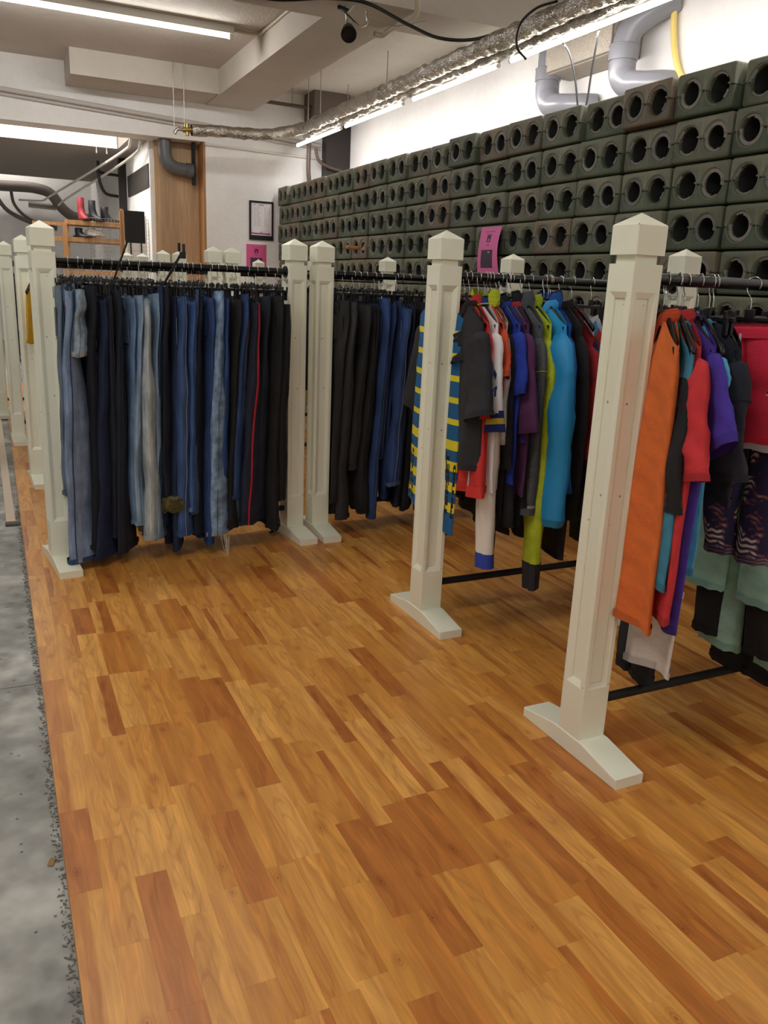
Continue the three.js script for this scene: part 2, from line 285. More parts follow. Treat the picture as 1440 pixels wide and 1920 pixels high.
// ---------------------------------------------------------------- pipes
{
  const t = thing('foil_pipe', 'foil wrapped ceiling pipe above the strip lights with elbow at back wall', 'pipe', [0, 0, 0]);
  function crinkled(pts, r, seg, sd) { const g = tube(pts, r, seg, 20), p = g.attributes.position, n = g.attributes.normal, uv = g.attributes.uv; for (let i = 0; i < p.count; i++) { const k = (fbm(uv.getX(i) * seg * 0.38, uv.getY(i) * 7, sd, 0, 7, 3) - 0.5) * 0.034; p.setXYZ(i, p.getX(i) + n.getX(i) * k, p.getY(i) + n.getY(i) * k, p.getZ(i) + n.getZ(i) * k); uv.setXY(i, uv.getX(i) * 4, uv.getY(i) * 0.5); } g.computeVertexNormals(); return g; }
  const run = [[3.63, 3.2, 3.9], [3.63, 3.2, -3], [3.63, 3.2, -9], [3.63, 3.2, -10.38], [3.5, 3.17, -10.53], [3.3, 3.12, -10.54], [2.3, 3.06, -10.54]];
  part('upper_run', crinkled(run, 0.066, 620, 5), mat.foil, t);
  part('lower_run', crinkled([[3.73, 3.145, 3.9], [3.73, 3.145, -3], [3.73, 3.145, -10.4], [3.72, 3.14, -10.5]], 0.044, 480, 9), mat.foil, t);
  part('valve', [cyl([2.3, 3.06, -10.54], [2.2, 3.05, -10.54], 0.03), cyl([2.25, 2.99, -10.54], [2.25, 3.12, -10.54], 0.022)], mat.brass, t);
  part('pipe_stub', tube([[2.2, 3.05, -10.54], [2.14, 3.05, -10.54], [2.1, 3.0, -10.54]], 0.02, 10, 8), mat.steel, t);
  for (const z of [-9.9, -8, -6, -4, -2, 0]) part('binding', new THREE.TorusGeometry(0.07, 0.004, 6, 20).translate(3.63, 3.2, z), mat.steel, t);
}
[[3.68, -10.32, 3.17, 'by the elbow of the foil pipe'], [3.68, -9.9, 3.26, 'just past the elbow of the foil pipe'], [2.1, -10.54, 3.1, 'left of the pair over the pipe valve'], [2.22, -10.54, 3.1, 'right of the pair over the pipe valve'], [4.0, -8.75, 3.3, 'near the middle of the foil pipe'], [3.7, -11.0, 3.57, 'holding the brown pipe'], [4.23, -10.4, 3.4, 'nearest the dark corner column'], [1.42, -12.3, 2.95, 'left of the pair in the next room'], [1.55, -12.3, 2.95, 'right of the pair in the next room']].forEach(([x, z, y, w]) => {
  solo('hanging_rod', `thin steel hanging rod ${w}`, 'rod', [cyl([0, 0, 0], [0, Yc - y, 0], 0.0055, 0.0055, 6), cyl([0, -0.03, 0], [0, 0.01, 0], 0.01, 0.01, 8)], mat.steel, [x, y, z]);
});
solo('drain_pipe', 'pair of pale sloping pipes fixed along the back lintel', 'pipe', [cyl([-4, 3.6, -11.27], [4.2, 3.17, -11.27], 0.028), cyl([-4, 3.54, -11.27], [4.2, 3.12, -11.27], 0.014)], M(0xc9c3bc, { roughness: 0.5 }));
solo('thin_conduit', 'thin white conduit along the back wall under the foil pipe', 'pipe', cyl([2.63, 3.03, -11.28], [4.23, 3.0, -11.28], 0.016), mat.whiteMetal);
solo('brown_pipe', 'brown rusty pipe near the ceiling by the dark column', 'pipe', [cyl([3.3, 3.57, -11.0], [4.15, 3.56, -11.0], 0.022), tube([[3.96, 3.6, -11.05], [3.96, 3.2, -11.05], [3.96, 2.75, -11.05], [4.0, 2.62, -11.06], [4.2, 2.6, -11.08]], 0.028, 30, 10)], mat.brownPipe);
solo('brown_hose', 'brown curved hose with yellow collar at the dark column', 'pipe', tube([[4.05, 3.1, -11.05], [4.1, 2.95, -11.05], [4.25, 2.88, -11.05], [4.42, 2.85, -11.05]], 0.022, 20, 8), mat.brownPipe);
solo('ceiling_patch', 'dark mortar block under the ceiling in the back corner', 'block', boxUV(bx(3.97, 4.46, 3.45, 3.769, -11.29, -10.9)), M(0x6e635b, { roughness: 0.95 }));
{ // grey pvc elbows
  function pvc(label, x, z, top, low, back) {
    const t = thing('drain_elbow', label, 'pipe', [0, 0, 0], 0, 'grey drain pipes on the side wall');
    part('upper_pipe', tube(top, 0.092, 30, 20), mat.pvc, t); part('elbow', tube(low, 0.098, 30, 20), mat.pvc, t);
    part('socket', cyl(back[0], back[1], 0.107, 0.107, 24), mat.pvc, t); part('socket_ring', new THREE.TorusGeometry(0.105, 0.007, 8, 24).rotateX(Math.PI / 2).translate(...back[1]), mat.pvc, t); return t;
  }
  pvc('grey plastic drain elbow left of the concrete corbel', 4.4, -6.3, [[4.36, 3.3, -6.3], [4.36, 3.15, -6.3], [4.36, 3.02, -6.3]], [[4.36, 3.06, -6.3], [4.36, 2.98, -6.29], [4.36, 2.89, -6.22], [4.38, 2.86, -6.1], [4.48, 2.85, -5.95], [4.57, 2.85, -5.9]], [[4.36, 3.08, -6.3], [4.36, 3.17, -6.3]]);
  pvc('larger grey plastic drain pipe right of the concrete corbel', 4.4, -5.35, [[4.57, 3.42, -5.1], [4.45, 3.36, -5.18], [4.36, 3.25, -5.3], [4.34, 3.1, -5.34], [4.34, 3.0, -5.34]], [[4.34, 3.04, -5.34], [4.34, 2.95, -5.33], [4.35, 2.88, -5.27], [4.38, 2.85, -5.16], [4.48, 2.85, -5.05], [4.57, 2.85, -5.02]], [[4.34, 3.04, -5.34], [4.34, 3.14, -5.34]]);
  solo('concrete_corbel', 'rough concrete corbel on the white wall between two grey pipes', 'block', boxUV(rbx(0.3, 0.27, 0.86, 0.02, 4.435, 3.24, -5.86)), M(0xb9b0a2, { roughness: 0.95, bumpMap: rep(plasterBump, 3), bumpScale: 0.01 }));
  solo('yellow_hose', 'pale yellow hose running down the white wall behind the crates', 'hose', tube([[4.54, 3.7, -5.08], [4.54, 3.3, -5.08], [4.54, 3.0, -5.0], [4.54, 2.86, -4.9], [4.54, 2.83, -4.75], [4.54, 2.8, -4.2], [4.54, 2.82, -3.5]], 0.022, 50, 10), mat.yellow);
  solo('cable_loop', 'grey cable hanging in a loop from the strip light', 'cable', tube([[3.75, 3.07, -5.28], [3.76, 2.98, -5.2], [3.77, 2.8, -5.12], [3.77, 2.6, -5.05], [3.77, 2.545, -5.0], [3.77, 2.62, -4.97], [3.77, 2.8, -4.95], [3.76, 3.07, -4.9]], 0.007, 60, 8), M(0x4d4d50, { roughness: 0.5 }));
  solo('black_cable', 'black cable looped over the foil pipe', 'cable', tube([[3.62, 3.28, -5.2], [3.55, 3.26, -5.35], [3.5, 3.18, -5.45], [3.52, 3.05, -5.5], [3.57, 2.97, -5.45]], 0.009, 30, 8), mat.black);
}
{ // beam wiring and spotlight
  solo('black_power_cable', 'black cable sagging below the near ceiling beam', 'cable', tube([[1.2, 3.44, -6.5], [2.05, 3.42, -6.7], [2.5, 3.47, -6.6], [2.75, 3.46, -6.5], [3.2, 3.4, -6.62], [3.5, 3.36, -6.66], [3.75, 3.36, -6.55], [3.95, 3.42, -6.35], [4.1, 3.5, -6.2]], 0.014, 60, 8), mat.black);
  solo('pale_conduit', 'pale bent conduit under the near ceiling beam', 'pipe', tube([[3.02, 3.72, -6.1], [3.1, 3.55, -6.3], [3.2, 3.455, -6.48], [3.21, 3.45, -6.7], [3.21, 3.45, -7.05], [3.19, 3.43, -7.12], [3.12, 3.44, -7.12]], 0.022, 40, 10), M(0xcfc6b0, { roughness: 0.5 }));
  solo('ceiling_conduit', 'pale conduit from the ceiling lamp along the beam', 'pipe', tube([[2.37, 3.745, -8.86], [2.5, 3.745, -8.88], [2.62, 3.745, -8.86], [2.635, 3.745, -8.7], [2.635, 3.745, -7.14]], 0.014, 40, 8), M(0xc5bba4, { roughness: 0.5 }));
  const t = thing('spotlight', 'small black spotlight clipped to the near ceiling beam', 'lamp', [2.7, 3.3, -6.75], 0.5);
  part('head', [cyl([0.05, 0.03, 0.0], [-0.02, -0.02, 0.06], 0.05, 0.056, 24), cyl([-0.02, -0.02, 0.06], [-0.035, -0.032, 0.073], 0.062, 0.062, 24)], mat.black, t);
  part('lens', cyl([-0.034, -0.031, 0.0725], [-0.036, -0.033, 0.0745], 0.05, 0.05, 24), M(0x1a1a1c, { roughness: 0.1 }), t);
  part('bracket', tube([[0.03, 0.04, 0.0], [0.05, 0.1, -0.02], [0.04, 0.15, -0.02], [0.0, 0.19, 0]], 0.008, 12, 8), mat.steel, t);
  part('clamp', [rbx(0.12, 0.03, 0.03, 0.006, -0.02, 0.16, 0), cyl([-0.05, 0.16, 0], [0.16, 0.08, 0.02], 0.006, 0.006, 6)], mat.black, t);
  part('cord', tube([[0.02, 0.14, 0], [0.03, 0.19, 0.06], [-0.02, 0.25, 0.12], [-0.08, 0.3, 0.2]], 0.007, 20, 6), mat.whiteMetal, t);
  solo('grey_ring_clip', 'small pale clip with steel chain under the near beam', 'clip', [tube([[0, 0, 0], [0.01, -0.09, 0], [-0.05, -0.12, 0], [-0.1, -0.1, 0]], 0.008, 14, 6), tube([[0, -0.05, 0], [0.25, -0.08, 0.05], [0.48, -0.02, 0.1]], 0.004, 20, 5)], mat.steel, [2.88, 3.48, -6.75]);
}
{ // grey elbow in front of the veneer, pipes of the next room
  const t = thing('grey_elbow', 'dark grey plastic elbow pipe in front of the veneer panel', 'pipe');
  part('bend', tube([[2.15, 3.06, -11.45], [2.15, 2.95, -11.45], [2.17, 2.82, -11.45], [2.26, 2.74, -11.45], [2.38, 2.72, -11.45], [2.48, 2.715, -11.45]], 0.078, 30, 18), mat.pvcDark, t);
  part('collar', cyl([2.42, 2.717, -11.45], [2.51, 2.715, -11.45], 0.088, 0.088, 22), mat.pvcDark, t);
  part('flange', bx(2.5, 2.535, 2.54, 3.058, -11.49, -11.41), mat.blackMatt, t);
  solo('white_pipe', 'left of two white pipes sloping into the next room', 'pipe', [tube([[1.78, 3.06, -11.72], [1.78, 3.0, -11.75], [1.76, 2.97, -12], [1.05, 2.65, -17]], 0.018, 30, 10), tube([[1.05, 2.65, -17], [0.98, 2.62, -17.2], [0.6, 2.62, -17.4]], 0.018, 12, 10)], mat.whiteMetal);
  solo('white_pipe', 'right of two white pipes sloping into the next room', 'pipe', tube([[1.9, 3.06, -11.72], [1.9, 2.98, -11.75], [1.88, 2.93, -12], [1.3, 2.6, -16.8], [1.25, 2.55, -17]], 0.018, 30, 10), mat.whiteMetal);
  solo('brown_duct', 'large brown grey pipe along the far wall of the next room', 'pipe', tube([[-1.5, 2.93, -18.3], [0.3, 2.92, -18.3], [0.95, 2.92, -18.3], [1.2, 2.85, -18.3], [1.4, 2.6, -18.3], [1.6, 2.45, -18.3], [1.9, 2.42, -18.3]], 0.1, 60, 14), M(0x716862, { roughness: 0.5 }));
  solo('grey_hose', 'grey cables sagging on the far wall of the next room', 'cable', [tube([[0.2, 2.8, -18.4], [0.4, 2.5, -18.4], [0.8, 2.3, -18.4], [1.3, 2.2, -18.4]], 0.04, 30, 10), tube([[0.5, 2.9, -18.4], [0.55, 2.6, -18.4], [0.8, 2.35, -18.4], [1.3, 2.22, -18.4]], 0.03, 30, 10)], M(0x6b6663, { roughness: 0.6 }));
  solo('foil_duct', 'short foil wrapped pipe on the far wall of the next room', 'pipe', [cyl([0.8, 2.62, -18.4], [1.3, 2.6, -18.4], 0.055), cyl([0.9, 2.62, -18.4], [0.9, 2.62, -18.6], 0.02)], mat.foil);
  solo('black_hose', 'black looped hose near the dark post in the next room', 'hose', [tube([[1.6, 3.0, -13.8], [1.62, 2.7, -13.8], [1.7, 2.55, -13.8], [1.88, 2.52, -13.8]], 0.022, 20, 8), tube([[1.58, 2.86, -13.8], [1.7, 2.83, -13.8], [1.9, 2.82, -13.8]], 0.02, 10, 8)], mat.black);
}
// ---------------------------------------------------------------- clothes racks
const RL = 1.235, BAR_Y = 1.428;
const postGeo = (() => {            // square post with a sunk bevelled panel in every face
  const w = 0.05, c = 0.002, y0 = 0.06, y1 = 1.463, m = 0.035, a = 0.228, b = 1.391, k = 0.021, d = 0.008, e2 = 0.013, L = [];
  for (let f = 0; f < 4; f++) {
    const ang = f * Math.PI / 2, R = (x, y, z) => [x * Math.cos(ang) + z * Math.sin(ang), y, -x * Math.sin(ang) + z * Math.cos(ang)];
    const q = (A, B, C, D) => L.push([R(...A), R(...B), R(...C), R(...D)]);
    const e = w - c;
    q([-e, y0, w], [e, y0, w], [m, a, w], [-m, a, w]); q([e, y0, w], [e, y1, w], [m, b, w], [m, a, w]); q([e, y1, w], [-e, y1, w], [-m, b, w], [m, b, w]); q([-e, y1, w], [-e, y0, w], [-m, a, w], [-m, b, w]);
    q([-m, a, w], [m, a, w], [k, a + 0.016, w - d], [-k, a + 0.016, w - d]); q([m, a, w], [m, b, w], [k, b - 0.016, w - d], [k, a + 0.016, w - d]); q([m, b, w], [-m, b, w], [-k, b - 0.016, w - d], [k, b - 0.016, w - d]); q([-m, b, w], [-m, a, w], [-k, a + 0.016, w - d], [-k, b - 0.016, w - d]);
    const A = a + 0.016, B = b - 0.016; q([-k, A, w - d], [k, A, w - d], [k, A, w - e2], [-k, A, w - e2]); q([k, A, w - d], [k, B, w - d], [k, B, w - e2], [k, A, w - e2]); q([k, B, w - d], [-k, B, w - d], [-k, B, w - e2], [k, B, w - e2]); q([-k, B, w - d], [-k, A, w - d], [-k, A, w - e2], [-k, B, w - e2]);
    q([-k, A, w - e2], [k, A, w - e2], [k, B, w - e2], [-k, B, w - e2]);
    q([e, y0, w], [w, y0, e], [w, y1, e], [e, y1, w]);
  }
  L.push([[-w, y1, w], [w, y1, w], [w, y1, -w], [-w, y1, -w]], [[-w, y0, -w], [w, y0, -w], [w, y0, w], [-w, y0, w]]);
  return boxUV(quads(L));
})();
const neckGeo = boxUV(bx(-0.037, 0.037, 1.46, 1.489, -0.037, 0.037));
const capGeo = (() => {
  const w = 0.0515, c = 0.003, y0 = 1.486, y1 = 1.56, ya = 1.594, L = [];
  for (let f = 0; f < 4; f++) {
    const ang = f * Math.PI / 2, R = (x, y, z) => [x * Math.cos(ang) + z * Math.sin(ang), y, -x * Math.sin(ang) + z * Math.cos(ang)], q = (...p) => L.push(p.map(v => R(...v)));
    const e = w - c;
    q([-e, y0, w], [e, y0, w], [e, y1, w], [-e, y1, w]); q([e, y0, w], [w, y0, e], [w, y1, e], [e, y1, w]);
    q([-e, y1, w], [e, y1, w], [e, y1 + c, e], [-e, y1 + c, e]); q([-e, y1 + c, e], [e, y1 + c, e], [0, ya, 0], [0, ya, 0]);
  }
  L.push([[-w, y0, -w], [w, y0, -w], [w, y0, w], [-w, y0, w]]);
  return boxUV(quads(L));
})();
const footGeo = (() => {
  const s = new THREE.Shape(); s.moveTo(-0.226, 0.003); s.lineTo(0.226, 0.003); s.lineTo(0.226, 0.03); s.lineTo(0.2, 0.0335); s.lineTo(0.066, 0.057); s.lineTo(-0.066, 0.057); s.lineTo(-0.2, 0.0335); s.lineTo(-0.226, 0.03); s.closePath();
  const g = new THREE.ExtrudeGeometry(s, { depth: 0.1, bevelEnabled: true, bevelThickness: 0.003, bevelSize: 0.003, bevelSegments: 2 }); g.translate(0, 0, -0.05); g.rotateY(-Math.PI / 2); return boxUV(g);
})();
const topBarGeo = cyl([-RL / 2 + 0.05, BAR_Y, 0], [RL / 2 - 0.05, BAR_Y, 0], 0.0165, 0.0165, 20), lowBarGeo = cyl([-RL / 2 + 0.05, 0.158, 0], [RL / 2 - 0.05, 0.158, 0], 0.015, 0.015, 16);
const flangeGeo = s => cyl([s * (RL / 2 - 0.05), BAR_Y, 0], [s * (RL / 2 - 0.057), BAR_Y, 0], 0.03, 0.028, 24), flangeL = flangeGeo(-1), flangeR = flangeGeo(1);
const RACKS = {};
function rack(key, label, x, z, turn) {           // x, z: centre of the left post
  const cx = x + Math.cos(turn) * RL / 2, cz = z - Math.sin(turn) * RL / 2;
  const t = thing('clothes_rack', label, 'clothes rack', [cx, 0, cz], turn, 'cream clothes racks');
  for (const s of [-1, 1]) {
    const p = part('post', postGeo, mat.paint, t); p.position.x = s * RL / 2;
    part('neck', neckGeo, mat.paint, p); part('cap', capGeo, mat.paint, p); part('foot', footGeo, mat.paint, p);
  }
  const b = part('hanging_rail', topBarGeo, mat.black, t); part('flange', flangeL, mat.black, b); part('flange', flangeR, mat.black, b);
  part('lower_rail', lowBarGeo, mat.blackMatt, t);
  RACKS[key] = { x, z, turn, at: (s, out = 0) => [x + Math.cos(turn) * s + Math.sin(turn) * out, z - Math.sin(turn) * s + Math.cos(turn) * out] };
}
rack('D', 'nearest cream clothes rack with the orange shirt, right edge of the photo', 1.577, -1.795, 0.012);
rack('C', 'cream clothes rack with the sports jackets, second nearest', 1.597, -2.889, 0.015);
rack('B', 'cream clothes rack with grey and blue jeans behind the sports jackets', 1.598, -4.229, 0.05);
rack('A', 'cream clothes rack full of blue jeans on the left', 0.217, -4.088, 0.112);
rack('A2', 'cream clothes rack directly behind the jeans rack', 0.2, -5.87, 0.06);
rack('B2', 'cream clothes rack two rows behind the sports jackets', 1.56, -5.93, 0.03);
rack('A3', 'cream clothes rack in the third row at the left edge', 0.121, -7.39, 0.03);
rack('B3', 'cream clothes rack in the third row near the crates', 1.48, -7.35, 0.02);
rack('A4', 'farthest cream clothes rack at the left edge', 0.02, -8.77, 0.02);
rack('B4', 'farthest cream clothes rack in front of the pink poster', 1.42, -8.9, 0.05);

// ---------------------------------------------------------------- crates
{
  const W = 0.2115, H = 0.1155, D = 0.94, R = 0.075, cx = 0.1;
  function halfShape() {
    const s = new THREE.Shape(), r = 0.022;
    s.moveTo(-W, 0.0015); s.lineTo(-cx - R, 0.0015); s.absarc(-cx, 0.0, R, Math.PI, 0, true); s.lineTo(cx - R, 0.0015); s.absarc(cx, 0.0, R, Math.PI, 0, true);
    s.lineTo(W, 0.0015); s.lineTo(W, H - r); s.quadraticCurveTo(W, H, W - r, H); s.lineTo(-W + r, H); s.quadraticCurveTo(-W, H, -W, H - r); s.closePath(); return s;
  }
  // local axes: z across, y up, front face at x = 0, length towards +x
  const half = (() => { let g = new THREE.ExtrudeGeometry(halfShape(), { depth: D - 0.024, bevelEnabled: true, bevelThickness: 0.012, bevelSize: 0.011, bevelOffset: -0.011, bevelSegments: 3, curveSegments: 14 }); g.translate(0, 0, 0.012); g.rotateY(Math.PI / 2); g = toCreasedNormals(g, 0.6); return boxUV(g, 1.3); })();
  function arc(r0, r1, a0, a1, depth, x) { const s = new THREE.Shape(); s.absarc(0, 0, r1, a0, a1, false); s.absarc(0, 0, r0, a1, a0, true); s.closePath(); const g = new THREE.ExtrudeGeometry(s, { depth, bevelEnabled: false, curveSegments: 20 }); g.rotateY(Math.PI / 2); g.translate(x, 0, 0); return g; }
  const rim = () => new THREE.TorusGeometry(R + 0.0115, 0.0032, 6, 36).rotateY(Math.PI / 2).translate(0.0005, 0, 0);
  const d = Math.PI / 180;
  // after rotateY(+90) the shape's x axis points to -z, the picture's right side when facing the wall from the aisle is +z
  const collarBig = merged([rim(), arc(0.058, 0.082, 100 * d, 372 * d, 0.012, 0.007), arc(0.067, 0.082, 60 * d, 100 * d, 0.012, 0.007)]);
  const collarOpen = merged([rim(), arc(0.068, 0.082, 55 * d, 140 * d, 0.012, 0.007), arc(0.063, 0.082, 195 * d, 232 * d, 0.012, 0.007)]);
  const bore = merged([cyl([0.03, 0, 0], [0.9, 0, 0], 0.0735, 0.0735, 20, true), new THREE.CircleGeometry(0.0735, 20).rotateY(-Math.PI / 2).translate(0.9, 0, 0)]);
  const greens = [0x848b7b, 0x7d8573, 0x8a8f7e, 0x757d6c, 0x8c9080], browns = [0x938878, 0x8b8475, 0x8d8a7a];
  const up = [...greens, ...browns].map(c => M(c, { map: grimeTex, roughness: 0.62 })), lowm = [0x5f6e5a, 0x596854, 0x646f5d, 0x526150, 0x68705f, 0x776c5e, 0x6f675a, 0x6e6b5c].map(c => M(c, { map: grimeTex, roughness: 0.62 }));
  const ringm = [M(0x858685, { map: grimeTex, roughness: 0.6 }), M(0x8f8b85, { map: grimeTex, roughness: 0.6 }), M(0x757876, { map: grimeTex, roughness: 0.6 })];
  const RP = 0.2345, CP = 0.4305;
  const ord = n => n + (n % 100 > 10 && n % 100 < 14 ? 'th' : ['th', 'st', 'nd', 'rd'][n % 10] || 'th');
  for (let c = 0; c < 23; c++) for (let r = 0; r < 11; r++) {
    const z = -11.22 + CP * (c + 0.5), y = RP * (r + 0.5), v = rnd() < 0.74 ? Math.floor(rnd() * 5) : 5 + Math.floor(rnd() * 3), flip = rnd() < 0.42;
    let px = 3.6 + rr(-0.02, 0.016), tilt = rr(-0.02, 0.02);
    if (r === 10) { px += rr(-0.02, 0.02); tilt *= 1.6; if (c === 11) px -= 0.045; if (c === 16) px -= 0.05; }
    if (r === 9 && c === 16) px += 0.02;
    const t = thing('shell_crate', `${v > 4 ? 'brownish weathered' : 'olive green'} two-hole plastic crate, ${r === 10 ? 'top row' : ord(11 - r) + ' row from top'}, ${ord(c + 1)} from the back wall`, 'crate', [px, y, z + rr(-0.004, 0.004)], tilt, 'stacked two-hole crates');
    const dim = 0.972;
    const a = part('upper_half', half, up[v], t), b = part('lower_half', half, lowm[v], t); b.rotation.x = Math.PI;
    t.scale.set(1, dim, dim);
    const rm = ringm[Math.floor(rnd() * 3)];
    for (const s of [-1, 1]) {
      const big = (s < 0) !== flip, m = part('collar', big ? collarBig : collarOpen, rm, t); m.position.z = s * cx; if (flip) m.rotation.x = Math.PI;
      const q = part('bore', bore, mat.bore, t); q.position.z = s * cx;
    }
  }
}
// ---------------------------------------------------------------- papers
function logoW(x, cx, cy, s, col) {    // the emblem: a W of two hooked bars round a drop
  x.fillStyle = col; x.beginPath(); x.moveTo(cx - s, cy - s * 1.1); x.lineTo(cx - s * 0.55, cy - s * 1.1); x.lineTo(cx - s * 0.45, cy - s * 0.2); x.lineTo(cx - s * 0.2, cy - s * 1.1); x.lineTo(cx + s * 0.25, cy - s * 1.1); x.lineTo(cx + s * 0.4, cy - s * 0.2); x.lineTo(cx + s * 0.65, cy - s * 1.1); x.lineTo(cx + s * 1.05, cy - s * 1.1); x.lineTo(cx + s * 0.85, cy + s * 0.7); x.lineTo(cx + s * 0.45, cy + s * 1.1); x.lineTo(cx + s * 0.2, cy + s * 0.9); x.lineTo(cx, cy + s * 0.2); x.lineTo(cx - s * 0.2, cy + s * 0.9); x.lineTo(cx - s * 0.5, cy + s * 1.1); x.lineTo(cx - s * 0.85, cy + s * 0.7); x.closePath(); x.fill();
}
function pinkDraw(bg) {
  return (x, w, h) => {
    x.fillStyle = bg; x.fillRect(0, 0, w, h); x.fillStyle = '#5a3350';
    for (let i = 0; i < 9; i++) x.fillRect(w * (0.26 + i * 0.053), h * 0.085, w * 0.036, h * 0.012);
    logoW(x, w * 0.5, h * 0.22, w * 0.1, '#2b2030');
    logoW(x, w * 0.5, h * 0.245, w * 0.04, bg); x.fillStyle = '#5a3350'; x.fillRect(w * 0.43, h * 0.335, w * 0.14, h * 0.012);
    x.fillStyle = '#4c3b4d'; x.fillRect(w * 0.2, h * 0.43, w * 0.58, h * 0.34);
    let s = 9; const r = () => { s = (s * 16807) % 2147483647; return s / 2147483647; };
    for (let i = 0; i < 260; i++) { const k = 40 + r() * 60; x.fillStyle = `rgba(${k + 12},${k},${k + 10},0.35)`; x.fillRect(w * (0.2 + r() * 0.54), h * (0.43 + r() * 0.31), w * 0.04 * r(), h * 0.03 * r()); }
    x.fillStyle = '#b9a6b4'; x.fillRect(w * 0.55, h * 0.46, w * 0.1, h * 0.03);
    x.fillStyle = '#4a2a40'; x.fillRect(w * 0.34, h * 0.905, w * 0.11, h * 0.016); x.fillStyle = '#8a4a74'; x.fillRect(w * 0.47, h * 0.909, w * 0.14, h * 0.009);
  };
}
{
  const tex = canvasTex(384, 512, (x, w, h) => {
    x.fillStyle = '#e9e4e6'; x.fillRect(0, 0, w, h); x.fillStyle = '#77727a'; x.fillRect(w * 0.13, h * 0.05, w * 0.08, h * 0.022); x.fillRect(w * 0.37, h * 0.048, w * 0.26, h * 0.026);
    let s = 3; const r = () => { s = (s * 16807) % 2147483647; return s / 2147483647; };
    for (let i = 0; i < 27; i++) { x.fillStyle = '#a9a4ab'; const y = h * (0.13 + i * 0.0225); x.fillRect(w * 0.13, y, w * (0.07 + 0.06 * r()), 3); x.fillRect(w * 0.28, y, w * (0.05 + 0.25 * r()), 3); x.fillRect(w * 0.64, y, w * 0.1, 3); if (r() < 0.3) x.fillRect(w * 0.78, y, w * 0.1, 3); }
    x.fillStyle = '#c46a97'; x.fillRect(w * 0.02, h * 0.925, w * 0.93, h * 0.045); x.fillStyle = '#8e3f6d'; for (let i = 0; i < 40; i++) x.fillRect(w * (0.02 + i * 0.023), h * (0.905 + 0.03 * r()), w * 0.015, h * 0.04); x.fillStyle = '#5a3350'; x.fillRect(w * 0.47, h * 0.885, w * 0.05, h * 0.03);
  });
  const t = thing('framed_notice', 'black framed white notice sheet on the back wall', 'notice', [3.38, 1.905, -11.285]);
  const fm = mat.blackMatt; part('frame', [bx(-0.165, -0.143, 0, 0.495, -0.014, 0.012), bx(0.143, 0.165, 0, 0.495, -0.014, 0.012), bx(-0.143, 0.143, 0, 0.058, -0.014, 0.012), bx(-0.143, 0.143, 0.47, 0.495, -0.014, 0.012)], fm, t);
  const pg = new THREE.PlaneGeometry(0.286, 0.412); pg.translate(0, 0.264, 0.002); part('sheet', pg, M(0xffffff, { map: tex, roughness: 0.8 }), t); t.rotation.z = 0.0;
  const pink = canvasTex(384, 512, pinkDraw('#e05c98')); const m = M(0xffffff, { map: pink, roughness: 0.75 });
  const g = bx(-0.14, 0.14, -0.4, 0, -0.0006, 0.0006); solo('pink_poster', 'pink poster with W emblem on the back wall under the notice', 'poster', g, [m][0], [3.315, 1.845, -11.297]);
  // long curled poster hanging on the crates
  const pg2 = new THREE.PlaneGeometry(0.295, 0.4, 8, 12), p = pg2.attributes.position; for (let i = 0; i < p.count; i++) { const x = p.getX(i), y = p.getY(i), s = (0.2 - y) / 0.4; p.setX(i, x * (1 - 0.06 * Math.sin(s * 5))); p.setZ(i, 0.012 + 0.03 * Math.sin(s * 3.0) + 0.01 * Math.cos(x * 18) * s); } pg2.computeVertexNormals();
  const m2 = M(0xffffff, { map: canvasTex(384, 512, pinkDraw('#e878b4')), roughness: 0.75, side: THREE.DoubleSide });
  const q = solo('pink_poster', 'pink poster with W emblem hanging in front of the crates', 'poster', pg2, m2, [3.585, 1.655, -5.745], -Math.PI / 2);
}
{ // wooden peg in a crate hole
  const t = thing('wooden_peg', 'light wooden mallet handle sticking out of a crate hole', 'peg', [3.62, 1.76, -8.42], 0.25);
  part('handle', [cyl([0.1, -0.01, 0.03], [-0.12, 0.0, -0.06], 0.021, 0.017, 12), cyl([-0.12, 0.0, -0.06], [-0.14, 0.0, -0.068], 0.024, 0.02, 12)], M(0xc98f5a, { roughness: 0.6 }), t);
  part('head', cyl([0.0, -0.035, 0.05], [0.03, 0.03, 0.06], 0.03, 0.03, 14), M(0xc08550, { roughness: 0.6 }), t);
}
